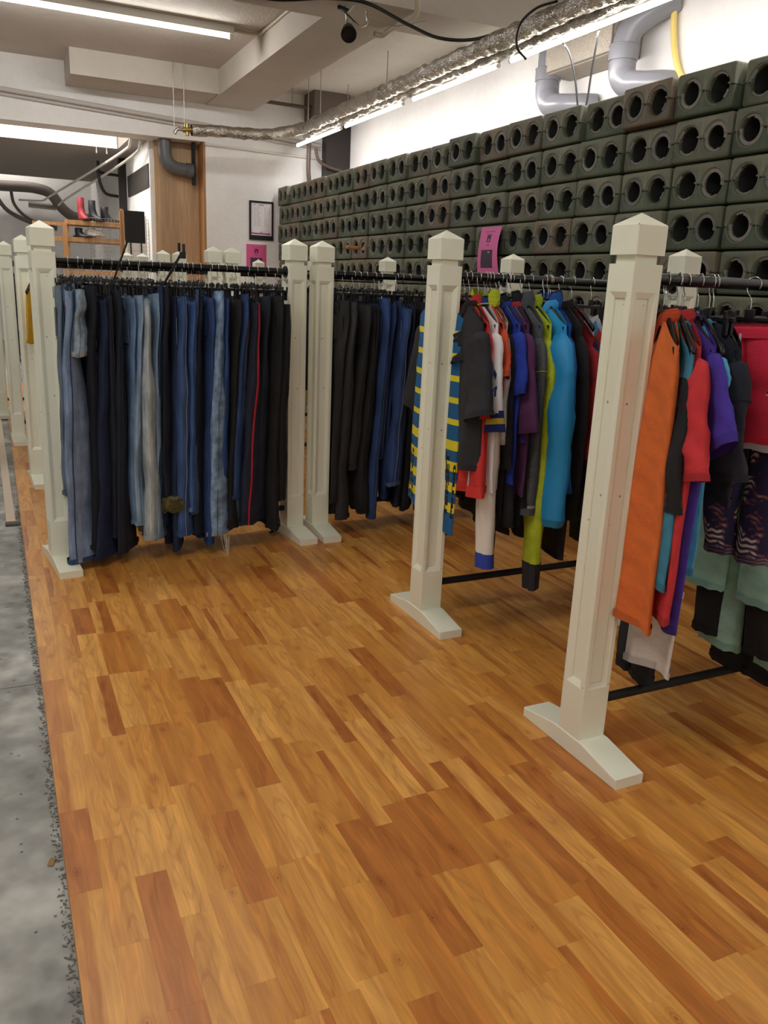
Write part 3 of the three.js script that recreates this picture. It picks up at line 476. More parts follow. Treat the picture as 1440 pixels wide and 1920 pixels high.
{ // floor odds: plank on the concrete, dust, clip hanger
  solo('wood_batten', 'pale wooden batten lying on the concrete beside the laminate', 'batten', boxUV(bx(-0.024, 0.024, 0, 0.02, -4.1, 0)), M(0xcfbfa9, { roughness: 0.75, bumpMap: rep(veneerTex, 2, 0.4), bumpScale: 0.001 }), [0.005, -0.0085, -4.88]).rotation.y = 0.008;
  const dg = []; for (let i = 0; i < 1500; i++) { const z = -0.7 - rnd() * 4.6, g = new THREE.IcosahedronGeometry(rr(0.0006, 0.003), 0); g.scale(1, 0.5, rr(1, 3)); g.rotateY(rnd() * 3); g.translate(0.054 - Math.abs(rnd() + rnd() - 1) * 0.022, -0.0065, z); dg.push(g); }
  const dust = solo('dust_line', 'grey lint and dust along the laminate edge', 'dust', dg, M(0x6e6963, { roughness: 1 })); dust.userData.kind = 'stuff';
  const lf = new THREE.PlaneGeometry(0.03, 0.014, 4, 2); lf.rotateX(-Math.PI / 2); { const p = lf.attributes.position; for (let i = 0; i < p.count; i++) p.setY(i, 0.004 - p.getX(i) * p.getX(i) * 18 + 0.002); lf.computeVertexNormals(); }
  solo('dry_leaf', 'small dry brown leaf on the concrete by the laminate edge', 'leaf', lf, M(0x8a6f45, { roughness: 0.9, side: THREE.DoubleSide }), [0.03, -0.008, -1.85], 1.2);
  solo('carpet_end', 'frayed grey end of the floor edging under the batten', 'edging', rbx(0.075, 0.018, 0.05, 0.006, 0, 0.009, 0), M(0x77716b, { roughness: 1, bumpMap: clothBump, bumpScale: 0.004 }), [0.012, -0.0085, -4.86]);
}
// ---------------------------------------------------------------- next room: shelf with shoes
{
  const t = thing('shoe_shelf', 'pine shelf rack with wire mesh side in the next room', 'shelf', [1.42, 0, -12.6], -0.12);
  for (const [x, z] of [[-0.42, 0.25], [0.32, 0.25], [-0.42, -0.25], [0.32, -0.25]]) part('post', bx(x - 0.03, x + 0.03, 0, x > 0 ? 2.22 : 2.02, z - 0.03, z + 0.03), mat.pine, t);
  for (const y of [0.9, 1.35, 1.78, 2.0]) part('shelf_board', bx(-0.42, 0.32, y, y + 0.06, -0.25, 0.26), mat.pine, t);
  part('rail', bx(-0.8, -0.42, 1.78, 1.84, 0.2, 0.26), mat.pine, t); part('rail', bx(-0.8, -0.42, 1.98, 2.02, 0.2, 0.26), mat.pine, t); part('rail', bx(-0.82, -0.77, 0, 2.02, 0.2, 0.26), mat.pine, t); part('rail', bx(0.3, 0.34, 1.6, 2.24, 0.22, 0.28), mat.pine, t);
  const w = []; for (let i = 0; i <= 10; i++) w.push(cyl([-0.1 + i * 0.04, 1.6, 0.27], [-0.1 + i * 0.04, 2.1, 0.27], 0.002, 0.002, 4)); for (let i = 0; i <= 10; i++) w.push(cyl([-0.1, 1.6 + i * 0.05, 0.27], [0.3, 1.6 + i * 0.05, 0.27], 0.002, 0.002, 4)); part('wire_mesh', w, mat.steel, t);
  function boot(label, pos, turn, m, h) { const g = loft([0, 0.15, 0.3, 0.6, 1].map((v, i) => { const y = v * h, back = -0.05, fr = i < 2 ? 0.2 : i === 2 ? 0.09 : 0.055, ring = []; for (let k = 0; k < 12; k++) { const a = k / 12 * 6.283; const z = (back + fr) / 2 + Math.cos(a) * (fr - back) / 2; ring.push([Math.sin(a) * 0.045, y, z]); } return ring; }), { capTop: true, capBottom: true }); const o = thing('boot', label, 'boot', pos, turn, 'shoes on the pine shelf'); part('shaft', g, m, o); part('sole', rbx(0.095, 0.02, 0.26, 0.008, 0, 0.01, 0.07), mat.black, o); }
  boot('red boot on top of the pine shelf', [1.2, 2.06, -12.5], 0.3, M(0x8e1f2b, { roughness: 0.6 }), 0.3); boot('left black boot on top of the pine shelf', [1.34, 2.06, -12.45], 0.6, M(0x15151a, { roughness: 0.5 }), 0.27); boot('right black boot on top of the pine shelf', [1.5, 2.06, -12.45], 1.2, M(0x17171c, { roughness: 0.5 }), 0.2);
  boot('black shoe on the lower board of the pine shelf', [1.15, 1.845, -12.45], 0.8, M(0x15151a, { roughness: 0.5 }), 0.12);
  solo('white_bag', 'crumpled white cloth lying on the pine shelf', 'cloth', (() => { const g = new THREE.IcosahedronGeometry(0.13, 3), p = g.attributes.position; for (let i = 0; i < p.count; i++) { const k = 0.75 + 0.5 * vnoise(p.getX(i) * 18 + 50, p.getY(i) * 18 + p.getZ(i) * 14 + 50, 4); p.setXYZ(i, p.getX(i) * k * 1.2, Math.max(-0.06, p.getY(i) * k * 0.6), p.getZ(i) * k); } g.computeVertexNormals(); return g; })(), M(0xd9d2cc, { roughness: 0.9 }), [1.35, 1.9, -12.5]);
  const g = thing('wire_grid', 'white wire grid panel in the next room beside the veneer panel', 'grid', [1.88, 0, -11.95], 0); const lines = []; for (let i = 0; i <= 12; i++) lines.push(cyl([-0.18 + i * 0.03, 0.02, 0], [-0.18 + i * 0.03, 2.1, 0], 0.003, 0.003, 4)); for (let i = 0; i <= 40; i++) lines.push(cyl([-0.18, 0.1 + i * 0.05, 0], [0.18, 0.1 + i * 0.05, 0], 0.003, 0.003, 4)); part('wires', lines, mat.whiteMetal, g); part('backing', bx(-0.18, 0.1, 0, 2.15, -0.03, -0.008), M(0xe6e2dc, { roughness: 0.8 }), g);
  for (const x of [-0.12, 0.02, 0.16]) part('upright', bx(x - 0.008, x + 0.008, 0, 2.2, 0.004, 0.02), mat.blackMatt, g);
}
// ---------------------------------------------------------------- hangers
const hookGeo = (() => { const p = []; for (let a = -35; a <= 190; a += 22.5) { const r = 0.0205; p.push([0, Math.sin(a * Math.PI / 180) * r, Math.cos(a * Math.PI / 180) * r]); } p.push([0, -0.022, -0.016], [0, -0.042, -0.002], [0, -0.06, 0], [0, -0.082, 0]); return tube(p, 0.0017, 30, 5); })();
const yokeGeo = (() => { const L = []; for (const s of [-1, 1]) { const rings = []; for (let i = 0; i <= 8; i++) { const t = i / 8, z = s * 0.195 * t, y = -0.083 - 0.097 * Math.pow(t, 1.25), h = lerp(0.011, 0.013, t), w = lerp(0.006, 0.0085, t), r = []; for (let k = 0; k < 8; k++) { const a = k / 8 * 6.2832; r.push([Math.cos(a) * w, y + Math.sin(a) * h, z]); } rings.push(s > 0 ? r.reverse() : r); } L.push(loft(rings, { capTop: true, capBottom: true })); } L.push(rbx(0.012, 0.028, 0.02, 0.003, 0, -0.082, 0)); return merged(L); })();
const clipBarGeo = merged([rbx(0.009, 0.014, 0.34, 0.003, 0, -0.098, 0), rbx(0.012, 0.03, 0.03, 0.003, 0, -0.084, 0)]);
const clipGeo = merged([rbx(0.008, 0.045, 0.024, 0.002, -0.007, -0.118, 0), rbx(0.008, 0.045, 0.024, 0.002, 0.007, -0.118, 0), rbx(0.006, 0.022, 0.016, 0.002, -0.011, -0.086, 0), rbx(0.006, 0.022, 0.016, 0.002, 0.011, -0.086, 0)]);
function hangerMaker(kind) {
  const t = new THREE.Group();
  part('hook', hookGeo, mat.chrome, t);
  if (kind === 'clip') { part('crossbar', clipBarGeo, mat.plastic, t); for (const s of [-1, 1]) { const c = part('clip', clipGeo, mat.plastic, t); c.position.z = s * 0.135; } }
  else part('yoke', yokeGeo, mat.plastic, t);
  return t;
}
const hangerCount = new Map(), ordinal = n => n + (n % 100 > 10 && n % 100 < 14 ? 'th' : ['th', 'st', 'nd', 'rd'][n % 10] || 'th');
const hangerProto = { clip: hangerMaker('clip'), yoke: hangerMaker('yoke') };
function hanger(kind, pos, turn, label, group) {
  const h = hangerProto[kind].clone(); h.name = numbered(kind === 'clip' ? 'clip_hanger' : 'coat_hanger'); h.position.set(...pos); h.rotation.y = turn;
  const k = (hangerCount.get(label) || 0) + 1; hangerCount.set(label, k); h.userData = { label: `${label}, ${ordinal(k)} from the left`, category: 'hanger', group }; scene.add(h); return h;
}
// ---------------------------------------------------------------- cloth
const cache = new Map();
function cloth(c, kind = 'knit') {
  const k = c + kind; if (!cache.has(k)) {
    const map = { denim: rep(denimTex, 1, 3), acid: rep(acidTex, 1, 2), knit: rep(knitTex, 2, 4), marl: rep(marlTex, 2, 6), shell: null }[kind];
    const col = new THREE.Color(c); if (kind === 'denim' || kind === 'acid') { const y = 0.2126 * col.r + 0.7152 * col.g + 0.0722 * col.b; col.lerp(new THREE.Color(y, y, y), 0.08); col.multiplyScalar(1.7); } else if (kind !== 'shell') col.multiplyScalar(1.22);
    col.r += 0.007; col.g += 0.007; col.b += 0.008; col.r = Math.min(col.r, 1); col.g = Math.min(col.g, 1); col.b = Math.min(col.b, 1);
    cache.set(k, new THREE.MeshStandardMaterial({ color: col, map, roughness: kind === 'shell' ? 0.55 : 0.9, side: THREE.DoubleSide, bumpMap: kind === 'shell' ? null : rep(clothBump, 6, 12), bumpScale: 0.0012 }));
  } return cache.get(k);
}
const texCloth = t => new THREE.MeshStandardMaterial({ map: t, roughness: 0.85, side: THREE.DoubleSide });
const spine = (ring, k) => ring.map(r => r[k]);
// trousers in their own axes: thickness along x, width along z, hem at y = 0
function trouserGeo(o) {
  const { len, W = 0.19, hemW = 0.085, kneeW = 0.09, thick = 0.02, sd = 1, close = 0.3, lean = 0, wave = 0.012, rise = 0.3, tw = 0, slope = 0 } = o, n = 18, m = 22, legs = [];
  for (const k of [-1, 1]) {
    const rings = [];
    for (let i = 0; i <= m; i++) {
      const s = i / m, y = s * len, fromTop = len - y;
      const hip = sm(rise + 0.18, rise * 0.4, fromTop), knee = len > 0.7 ? sm(0.45, 0, Math.abs(s - 0.5) * 2) : 0;
      let a = lerp(hemW, kneeW, sm(0, 0.5, s)); a = lerp(a, W * 0.58, sm(0.45, 0.8, s)); a = lerp(a, W * 0.5, sm(0.9, 1, s));
      const c = k * lerp(W * 0.5 * (1 - close), W * 0.5, sm(0.25, 0.9, s)) + lean * (1 - s) + (vnoise(s * 4 + 3, k * 7 + sd, 5) - 0.5) * 0.03 * (1 - s);
      const b = thick * lerp(1.15, 0.75, hip) * (0.85 + 0.3 * vnoise(s * 5, sd + k, 6)), xo = k * 0.004 * (1 - hip) + (fbm(s * 4 + 1, sd * 3 + k * 5, 7, 0, 0, 2) - 0.5) * 1.6 * wave * (1 - sm(0.85, 1, s));
      const r = [];
      for (let j = 0; j < n; j++) {
        const p = j / n * Math.PI * 2, cs = Math.cos(p), sn = Math.sin(p), wr = 1 + (fbm(s * (o.wr || 9) + 2, j * 0.7 * 1 + sd * 3 + k, 8, 0, 0, 2) - 0.5) * 0.6 * (1 - 0.6 * hip) + 0.1 * knee * (vnoise(s * 30, j, sd) - 0.5);
        const dx = sn * b * wr * Math.pow(Math.abs(cs) < 1 ? 1 - Math.abs(cs) ** 6 : 0.01, 0.2), dz = Math.sign(cs) * Math.pow(Math.abs(cs), 0.85) * a * (1 + (wr - 1) * 0.12), A = tw * (k > 0 ? 1 : 0.6) * Math.pow(1 - s, 0.8) * sm(1, 0.78, s);
        r.push([xo + dx * Math.cos(A) + dz * Math.sin(A), y + (i === 0 ? 0.01 * (vnoise(j, sd, 2) - 0.5) : 0) + slope * (c + dz) * sm(0.7, 1, s), c - dx * Math.sin(A) + dz * Math.cos(A)]);
      }
      rings.push(r);
    }
    legs.push(rings);
  }
  return legs;
}
function ringBand(ring, h0, h1, grow) {     // band round a ring of points
  let cx = 0, cz = 0; for (const p of ring) { cx += p[0] / ring.length; cz += p[2] / ring.length; }
  const mk = (h, g) => ring.map(p => [cx + (p[0] - cx) * (1 + g * 6) + Math.sign(p[0] - cx) * 0.0008, p[1] + h, cz + (p[2] - cz) * (1 + g)]);
  return loft([mk(h0, grow), mk(h1, grow)]);
}
function trousers(o, R, s, label, opt = {}) {
  const top = BAR_Y - 0.122 + (opt.drop ?? rr(-0.04, 0.014)), hem = o.hem, len = top - hem, slope = rr(-0.13, 0.13), legs = trouserGeo({ ...o, len, slope });
  const [x, z] = R.at(s, opt.out || 0), turn = R.turn + (opt.twist || 0), m = cloth(o.c, o.kind || 'denim'), seamM = cloth(o.seam || o.c, 'knit');
  const t = thing(o.name || 'jeans', label, o.cat || 'jeans', [x, hem, z], turn, opt.group);
  legs.forEach((rings, q) => {
    const leg = part('leg', loft(rings, { uvScale: [0.4, len] }), o.map && q ? o.map : m, t);
    if (!opt.plain) {
      if (o.hemC !== false) part('hem', ringBand(rings[0], -0.001, 0.022, 0.02), cloth(o.hemC || o.c, o.kind || 'denim'), leg);
      if (q === 1) { part('side_seam', tube(rings.filter((_, i) => i % 2 === 0).map(r => [r[2][0] + 0.0012, r[2][1], r[2][2] + 0.0012]), o.seamR || 0.0014, 60, 5), seamM, leg); }
    }
  });
  const W = o.W || 0.19, tk = (o.thick || 0.02);
  const wr = (y, g) => { const r = []; for (let j = 0; j < 24; j++) { const p = j / 24 * 6.2832, cs = Math.cos(p); const zz = Math.sign(cs) * Math.pow(Math.abs(cs), 0.8) * (W * 1.0 + g); r.push([Math.sin(p) * (tk * 0.72 + g), y + slope * zz, zz]); } return r; };
  const wb = part('waistband', loft([wr(len - 0.042, 0.003), wr(len - 0.02, 0.0035), wr(len, 0.002), wr(len - 0.03, -0.004)], { uvScale: [0.6, 0.1] }), cloth(o.band || o.c, o.kind || 'denim'), t);
  if (!opt.plain && o.jean !== false) {
    const loops = []; for (const [zz, sx] of [[W * 0.98, 0], [W * 0.55, -1], [-W * 0.55, -1], [0, -1]]) loops.push(rbx(sx ? 0.004 : 0.008, 0.05, sx ? 0.01 : 0.004, 0.001, sx * (tk * 0.72 + 0.005), len - 0.024 + slope * zz, zz + (sx ? 0 : 0.004))); part('belt_loop', loops, cloth(o.band || o.c, o.kind || 'denim'), wb);
    const bt = tk * 0.75 + 0.006, pk = quads([[[-bt, len - 0.2, W * 0.82], [-bt, len - 0.2, W * 0.3], [-bt + 0.001, len - 0.075, W * 0.25], [-bt + 0.001, len - 0.075, W * 0.86]]]); part('back_pocket', pk, cloth(o.pocket || o.c, o.kind || 'denim'), t);
    part('pocket_stitch', tube([[-bt - 0.001, len - 0.075, W * 0.86], [-bt - 0.001, len - 0.2, W * 0.82], [-bt - 0.001, len - 0.215, W * 0.56], [-bt - 0.001, len - 0.2, W * 0.3], [-bt - 0.001, len - 0.075, W * 0.25]], 0.0011, 30, 4), seamM, t);
  }
  if (!opt.noHanger) hanger(opt.yoke ? 'yoke' : 'clip', [x, BAR_Y, z], turn + (opt.hturn || 0), opt.hl || 'black clip hanger holding trousers on a rail', opt.hg || 'clip hangers');
  return { t, legs, len, x, z, turn };
}
// shirts: thickness along x, width along z, hem at y = 0
function shirt(o, R, s, label, opt = {}) {
  const yT = BAR_Y - 0.098 + (opt.drop || 0), hem = o.hem, H = yT - hem, { W = 0.25, thick = 0.024, sd = 3, fold = 0.014, slant = 0 } = o, sw = o.shoulder || 0.205;
  const [x, z] = R.at(s, opt.out || 0), turn = R.turn + (opt.twist || 0), kind = o.kind || 'knit', m = o.map || cloth(o.c, kind);
  const t = thing(o.name || 'shirt', label, o.cat || 'shirt', [x, hem, z], turn, opt.group);
  const nk = o.neck || 0.078, topAt = (zz, fr) => { const a = Math.abs(zz); if (a >= nk) return H - (a - nk) / (sw - nk) * 0.068; const q = 1 - (a / nk) ** 2; return H - 0.002 - (fr ? (o.dip || 0.06) : 0.014) * q; };
  const rings = [], n = 40, mm = 18; let neckPts = [];
  for (let i = 0; i <= mm; i++) {
    const v = i / mm, r = [], w = lerp(lerp(W, W * 0.94, v), sw, sm(0.55, 0.93, v)), tk = thick * (v > 0.93 ? lerp(0.8, 0.55, (v - 0.93) / 0.07) : lerp(0.75, 1.1, Math.sin(v * 2.6)));
    for (let j = 0; j < n; j++) {
      const p = j / n * Math.PI * 2, cs = Math.cos(p), sn = Math.sin(p), zz = Math.sign(cs) * Math.pow(Math.abs(cs), 0.9) * w, q = zz / W;
      const f = fold * Math.pow(1 - v, 0.7) * (Math.sin(q * 4.2 + sd) + 0.6 * Math.sin(q * 9 + sd * 2.3)) + (fbm(v * 5, q * 3 + sd, 9, 0, 0, 2) - 0.5) * 0.012 * (1 - v);
      const y = v * topAt(zz, sn < 0) + (1 - v) * (slant * q + 0.006 * Math.sin(q * 6 + sd));
      r.push([f + sn * tk, y, zz]);
    }
    rings.push(r);
  }
  const bg = loft(rings, { uvScale: o.map ? [2, 1] : [0.9, H] }); if (o.map) { const p = bg.attributes.position, u = bg.attributes.uv; for (let i = 0; i < p.count; i++) u.setY(i, p.getY(i) / H); }
  const body = part('body', bg, m, t);
  if (!o.map) part('hem_band', ringBand(rings[0], 0, 0.022, 0.012), o.hemC ? cloth(o.hemC, kind) : m, body);
  if (o.collar !== false) {
    const P = []; for (let j = 0; j < n; j++) { const q = rings[mm][j]; if (Math.abs(q[2]) < nk * 1.06) P.push(q); }
    const fr = P.filter(q => q[0] < 0).sort((a, b) => a[2] - b[2]), bk = P.filter(q => q[0] >= 0).sort((a, b) => b[2] - a[2]);
    const ch = o.collarH || 0.018, loop = [...fr, ...bk];
    if (loop.length > 4) part('collar', loft([loop.map(q => [q[0] * 1.5, q[1] - 0.012, q[2]]), loop.map(q => [q[0] * 1.7 + (q[0] < 0 ? -0.003 : 0.003), q[1] + ch * 0.5, q[2] * 0.97]), loop.map(q => [q[0] * 1.2, q[1] + ch, q[2] * 0.9])]), cloth(o.collarC || o.c, kind), t);
    if (o.collarStripe) part('collar_stripe', tube(loop.map(q => [q[0] * 1.8 + (q[0] < 0 ? -0.004 : 0.004), q[1] + 0.004, q[2] * 0.985]), 0.003, 40, 5, true), cloth(o.collarStripe), t);
  }
  if (o.sleeve !== 0) for (const k of [-1, 1]) {
    const S = { len: 0.24, a0: 0.5, a1: 0.42, r0: 0.1, r1: 0.085, b: 0.02, ...(o.sl || {}), ...((k > 0 ? o.slNear : o.slFar) || {}) }; if (!S.len) continue;
    const rs = [], q = 14, tip = H - 0.062; let pz = 0.142, py = tip - 0.055;
    for (let i = 0; i <= q; i++) {
      const v = i / q, a = lerp(S.a0, S.a1, sm(0, 0.5, v)), rw = lerp(S.r0, S.r1, v) * (i === 0 ? 0.55 : i === 1 ? 0.9 : 1), b = S.b * (i === 0 ? 0.5 : 1) * (0.85 + 0.3 * vnoise(v * 4, sd + k, 3)) * (S.puff ? 1 + S.puff * Math.sin(v * 3.14) : 1);
      if (i) { pz += Math.sin(a) * S.len / q; py -= Math.cos(a) * S.len / q; }
      const r = []; for (let j = 0; j < 16; j++) { const p = j / 16 * 6.2832, cs = Math.cos(p), sn = Math.sin(p), w = rw * (1 + (fbm(v * 6, j * 0.6 + sd, 4, 0, 0, 2) - 0.5) * 0.22); r.push([(S.dx || 0) * v + (vnoise(v * 3 + sd, k + 3, 5) - 0.5) * 0.02 * v + sn * b * (1 + (vnoise(v * 9, j + sd, 6) - 0.5) * 0.5), py + cs * w * Math.sin(a), k * (pz + cs * w * Math.cos(a))]); }
      rs.push(r);
    }
    const sl = part('sleeve', loft(rs, { capBottom: true, uvScale: [0.4, S.len] }), S.map || (S.c ? cloth(S.c, S.kind || kind) : o.sleeveC ? cloth(o.sleeveC, kind) : m === o.map ? cloth(o.c, kind) : m), t);
    const last = rs[q], prev = rs[q - 1], ext = (f0, f1, g) => loft([last.map((p, j) => [p[0] * (1 + g), lerp(p[1], prev[j][1], f0), lerp(p[2], prev[j][2], f0)]), last.map((p, j) => [p[0] * (1 + g) + Math.sign(p[0]) * 0.001, lerp(p[1], prev[j][1], f1), lerp(p[2], prev[j][2], f1)])]);
    const d = S.len / q; for (const [h0, h1, col] of S.bands || [[-0.02, 0, null]]) { const off = (h, g) => last.map((p, j) => { const c = [0, 0, 0]; for (const e of last) { c[0] += e[0] / 16; c[1] += e[1] / 16; c[2] += e[2] / 16; } const f = h / d; return [c[0] + (p[0] - c[0]) * g + (prev[j][0] - p[0]) * f, c[1] + (p[1] - c[1]) * g + (prev[j][1] - p[1]) * f, c[2] + (p[2] - c[2]) * g + (prev[j][2] - p[2]) * f]; }); const g = S.cuffIn || 1.04; part('cuff', loft([off(h1, 1.04), off(h0, g)]), col ? cloth(col, kind) : sl.material, sl); }
    if (S.piping) part('piping', tube(rs.slice(1).map(r => [r[12][0] - 0.002, r[12][1], r[12][2]]), 0.003, 40, 5), cloth(S.piping), sl);
    if (S.seamAt) part('shoulder_seam', tube([...rs[S.seamAt], rs[S.seamAt][0]].map(p => [p[0] * 1.06, p[1], p[2]]), 0.003, 30, 5), cloth(S.seamC), sl);
  }
  if (!opt.noHanger) hanger(opt.clip ? 'clip' : 'yoke', [x, BAR_Y, z], turn, opt.hl || 'black coat hanger with chrome hook on a rail', opt.hg || 'coat hangers');
  return { t, rings, H, x, z, turn };
}
// ---------------------------------------------------------------- jeans on the left rack (A)
{
  const R = RACKS.A, hl = 'black clip hanger with chrome hook on the jeans rail', hg = 'clip hangers on the jeans rack', G = 'jeans on the left rack';
  const S = X => X - 0.211 - 0.02;
  const J = (X, o, label, opt = {}) => trousers({ tw: rr(-0.8, -0.15), ...o }, R, S(X), label, { hl, hg, group: G, twist: rr(-0.12, 0.04), ...opt });
  J(0.285, { c: 0x6f8193, hem: 0.36, sd: 51, hemW: 0.075 }, 'grey blue jeans half hidden behind the left cream post', { out: -0.06 });
  J(0.335, { c: 0x7f98bd, hem: 0.05, sd: 2, hemW: 0.1, kneeW: 0.13, W: 0.2, thick: 0.028, close: 0.15, seam: 0x2f4266, hemC: 0x35507f, lean: 0.0, tw: -0.75, seamR: 0.0028 }, 'pale slate blue wide jeans nearest the left cream post', { twist: -0.2, out: 0.03 });
  J(0.38, { c: 0x9cb3c8, hem: 1.02, sd: 4, hemW: 0.105, kneeW: 0.105, W: 0.2, thick: 0.03, close: 0.05, seam: 0x6f8aa3, hemC: 0xc3cdd4, name: 'denim_shorts', cat: 'shorts', rise: 0.15, kind: 'acid' }, 'light blue washed denim shorts with frayed rolled hem', { twist: -0.2, out: 0.02 });
  J(0.405, { c: 0x0d1322, hem: 0.1, sd: 6, hemW: 0.1, kneeW: 0.1, thick: 0.026 }, 'black jeans under the washed denim shorts');
  J(0.445, { c: 0x14244a, hem: 0.05, sd: 7, hemW: 0.125, kneeW: 0.1, thick: 0.026 }, 'dark navy flared jeans right of the denim shorts', { out: 0.01 });
  J(0.49, { c: 0x161f33, hem: 0.14, sd: 8, seam: 0x4b5260 }, 'blue black jeans with pale side stitching', { out: 0.0 });
  J(0.533, { c: 0x1a2132, hem: 0.055, sd: 9, hemW: 0.12, seam: 0x3a4048 }, 'charcoal flared jeans left of the pale pairs');
  J(0.573, { c: 0x6c8db8, hem: 0.2, sd: 10, kneeW: 0.075, hemW: 0.07 }, 'mid blue jeans left of the bleached pair', { out: 0.0 });
  J(0.603, { c: 0x8fadc8, hem: 0.2, sd: 11, seam: 0x4f708f, hemW: 0.075 }, 'light blue jeans with dark stitched seam beside the bleached pair', { out: 0.025 });
  J(0.648, { c: 0xb9c5d2, hem: 0.12, sd: 12, thick: 0.03, hemW: 0.07, seam: 0x9aa9b8, band: 0xa8b8c8 }, 'bleached almost white jeans in the left rack', { out: 0.045 });
  J(0.69, { c: 0x86a5c4, hem: 0.11, sd: 13, hemW: 0.09, seam: 0x587a9c, lean: 0.02 }, 'light blue jeans right of the bleached pair', { out: -0.01 });
  J(0.72, { c: 0x233a63, hem: 0.16, sd: 14 }, 'dark blue jeans right of the light pairs');
  J(0.752, { c: 0x131b2c, hem: 0.26, sd: 15, hemC: false }, 'near black jeans with fur trimmed hem', { out: 0.02 });
  J(0.785, { c: 0x1b2f55, hem: 0.04, sd: 16, hemW: 0.11 }, 'long dark blue bootcut jeans reaching lowest at the middle', { out: -0.01 });
  J(0.82, { c: 0x3a5c96, hem: 0.12, sd: 17, thick: 0.03, seam: 0xa9b4c4, pocket: 0x27406e }, 'mid blue cargo jeans with grey piped pocket', { out: 0.04, twist: -0.12 });
  J(0.862, { c: 0x3e68aa, hem: 0.24, sd: 18, hemC: 0x6a8fc4 }, 'bright blue cropped jeans in the middle of the rack', { out: 0.03 });
  J(0.893, { c: 0x4d678f, hem: 0.22, sd: 19 }, 'slate blue jeans right of the bright blue pair');
  J(0.918, { c: 0x1a2438, hem: 0.1, sd: 20 }, 'dark ink blue jeans left of the acid washed pair');
  J(0.95, { c: 0x284a86, hem: 0.06, sd: 21, hemW: 0.11 }, 'royal navy flared jeans left of the acid washed pair', { out: 0.02 });
  const aw = J(1.003, { c: 0x86a7cc, hem: 0.105, sd: 22, kind: 'acid', thick: 0.034, hemW: 0.11, kneeW: 0.1, seam: 0x3a5680, hemC: 0x9db6d0 }, 'acid washed light blue jeans with frayed hem', { out: 0.035, twist: -0.1 });
  J(1.045, { c: 0x315a9e, hem: 0.2, sd: 23 }, 'medium blue jeans right of the acid washed pair', { out: 0.01 });
  J(1.083, { c: 0x1c1b1c, hem: 0.12, sd: 24, seam: 0x2c2a29 }, 'brownish black jeans right of centre', { out: 0.015 });
  J(1.117, { c: 0x28487f, hem: 0.28, sd: 25, hemC: 0x2a3f66 }, 'dark blue cropped jeans over a grey pair', { out: 0.025 });
  J(1.145, { c: 0x5a6f86, hem: 0.13, sd: 26 }, 'grey blue jeans left of the red striped pair', { out: 0.0 });
  J(1.2, { c: 0x18233c, hem: 0.14, sd: 27, thick: 0.034, hemW: 0.115, kneeW: 0.105, seam: 0xc8202e, W: 0.2, seamR: 0.0055, tw: -0.7 }, 'dark navy wide trousers with red side stripe', { out: 0.03, twist: -0.2 });
  J(1.255, { c: 0x1a2435, hem: 0.16, sd: 28, thick: 0.026, seam: 0x2b3547 }, 'dark navy jeans right of the red striped pair', { out: 0.0 });
  J(1.3, { c: 0x131519, hem: 0.1, sd: 29, thick: 0.028, hemW: 0.1 }, 'black trousers second from the right post', { out: 0.03 });
  J(1.35, { c: 0x111318, hem: 0.25, sd: 30, thick: 0.03, hemW: 0.09, hemC: 0x171d2b }, 'black jeans next to the right cream post', { out: 0.03, twist: -0.1 });
  // extras on single pairs
  const fz = R.at(S(0.752), 0.02), fur = []; for (let i = 0; i < 620; i++) { const a = rnd() * 6.283, g = new THREE.ConeGeometry(0.0035, rr(0.014, 0.026), 4); g.translate(0, 0.008, 0); g.rotateX(Math.PI / 2 + rr(-0.7, 0.7)); g.rotateY(a + rr(-0.5, 0.5)); g.translate(Math.sin(a) * 0.052, rr(0, 0.07), 0.11 + Math.cos(a) * 0.052); fur.push(g); }
  fur.push(rbx(0.1, 0.078, 0.1, 0.03, 0, 0.038, 0.11, 3));
  solo('fur_cuff', 'olive brown fake fur cuff hanging at a dark jeans hem', 'fur cuff', fur, M(0x6b6138, { roughness: 1 }), [fz[0], 0.25, fz[1]], R.turn).userData.kind = 'stuff';
  const fr = R.at(S(1.003), 0.035), thr = []; const th = (a, b, c) => thr.push(tube([a, [(a[0] + b[0]) / 2, (a[1] + b[1]) / 2 - 0.01, (a[2] + b[2]) / 2], b, c], 0.0012, 16, 4));
  th([-0.02, 0, 0.12], [0.0, -0.09, 0.13], [0.012, -0.02, 0.13]); th([0.0, 0, 0.14], [0.012, -0.12, 0.14], [0.02, -0.01, 0.13]); th([0.005, 0, 0.14], [0.01, -0.14, 0.145], [0.012, -0.02, 0.14]); th([-0.005, 0, 0.13], [0.016, -0.15, 0.14], [0.024, -0.01, 0.13]);
  solo('loose_threads', 'white loose threads dangling from the acid washed jeans', 'threads', thr, M(0xd8d2c6, { roughness: 1 }), [fr[0], 0.105, fr[1] + 0.02], R.turn);
  // sign holders on the rail
  const st = thing('sign_holder', 'black price sign on a clip arm above the jeans rail', 'sign', [...((p) => [p[0], BAR_Y, p[1]])(R.at(0.345, 0))]);
  part('card', rbx(0.088, 0.138, 0.004, 0.0015, 0.055, 0.16, 0.1), mat.blackMatt, st); part('arm', cyl([0.02, 0.095, 0.09], [-0.05, -0.09, 0.07], 0.0045, 0.0045, 8), mat.black, st); part('clamp', [rbx(0.03, 0.06, 0.03, 0.005, -0.05, -0.1, 0.06), rbx(0.02, 0.03, 0.1, 0.004, -0.045, -0.105, 0.02)], mat.black, st);
  const s2 = thing('sign_holder', 'empty black clip arm sticking up from the jeans rail', 'sign', [...((p) => [p[0], BAR_Y, p[1]])(R.at(0.56, 0))]);
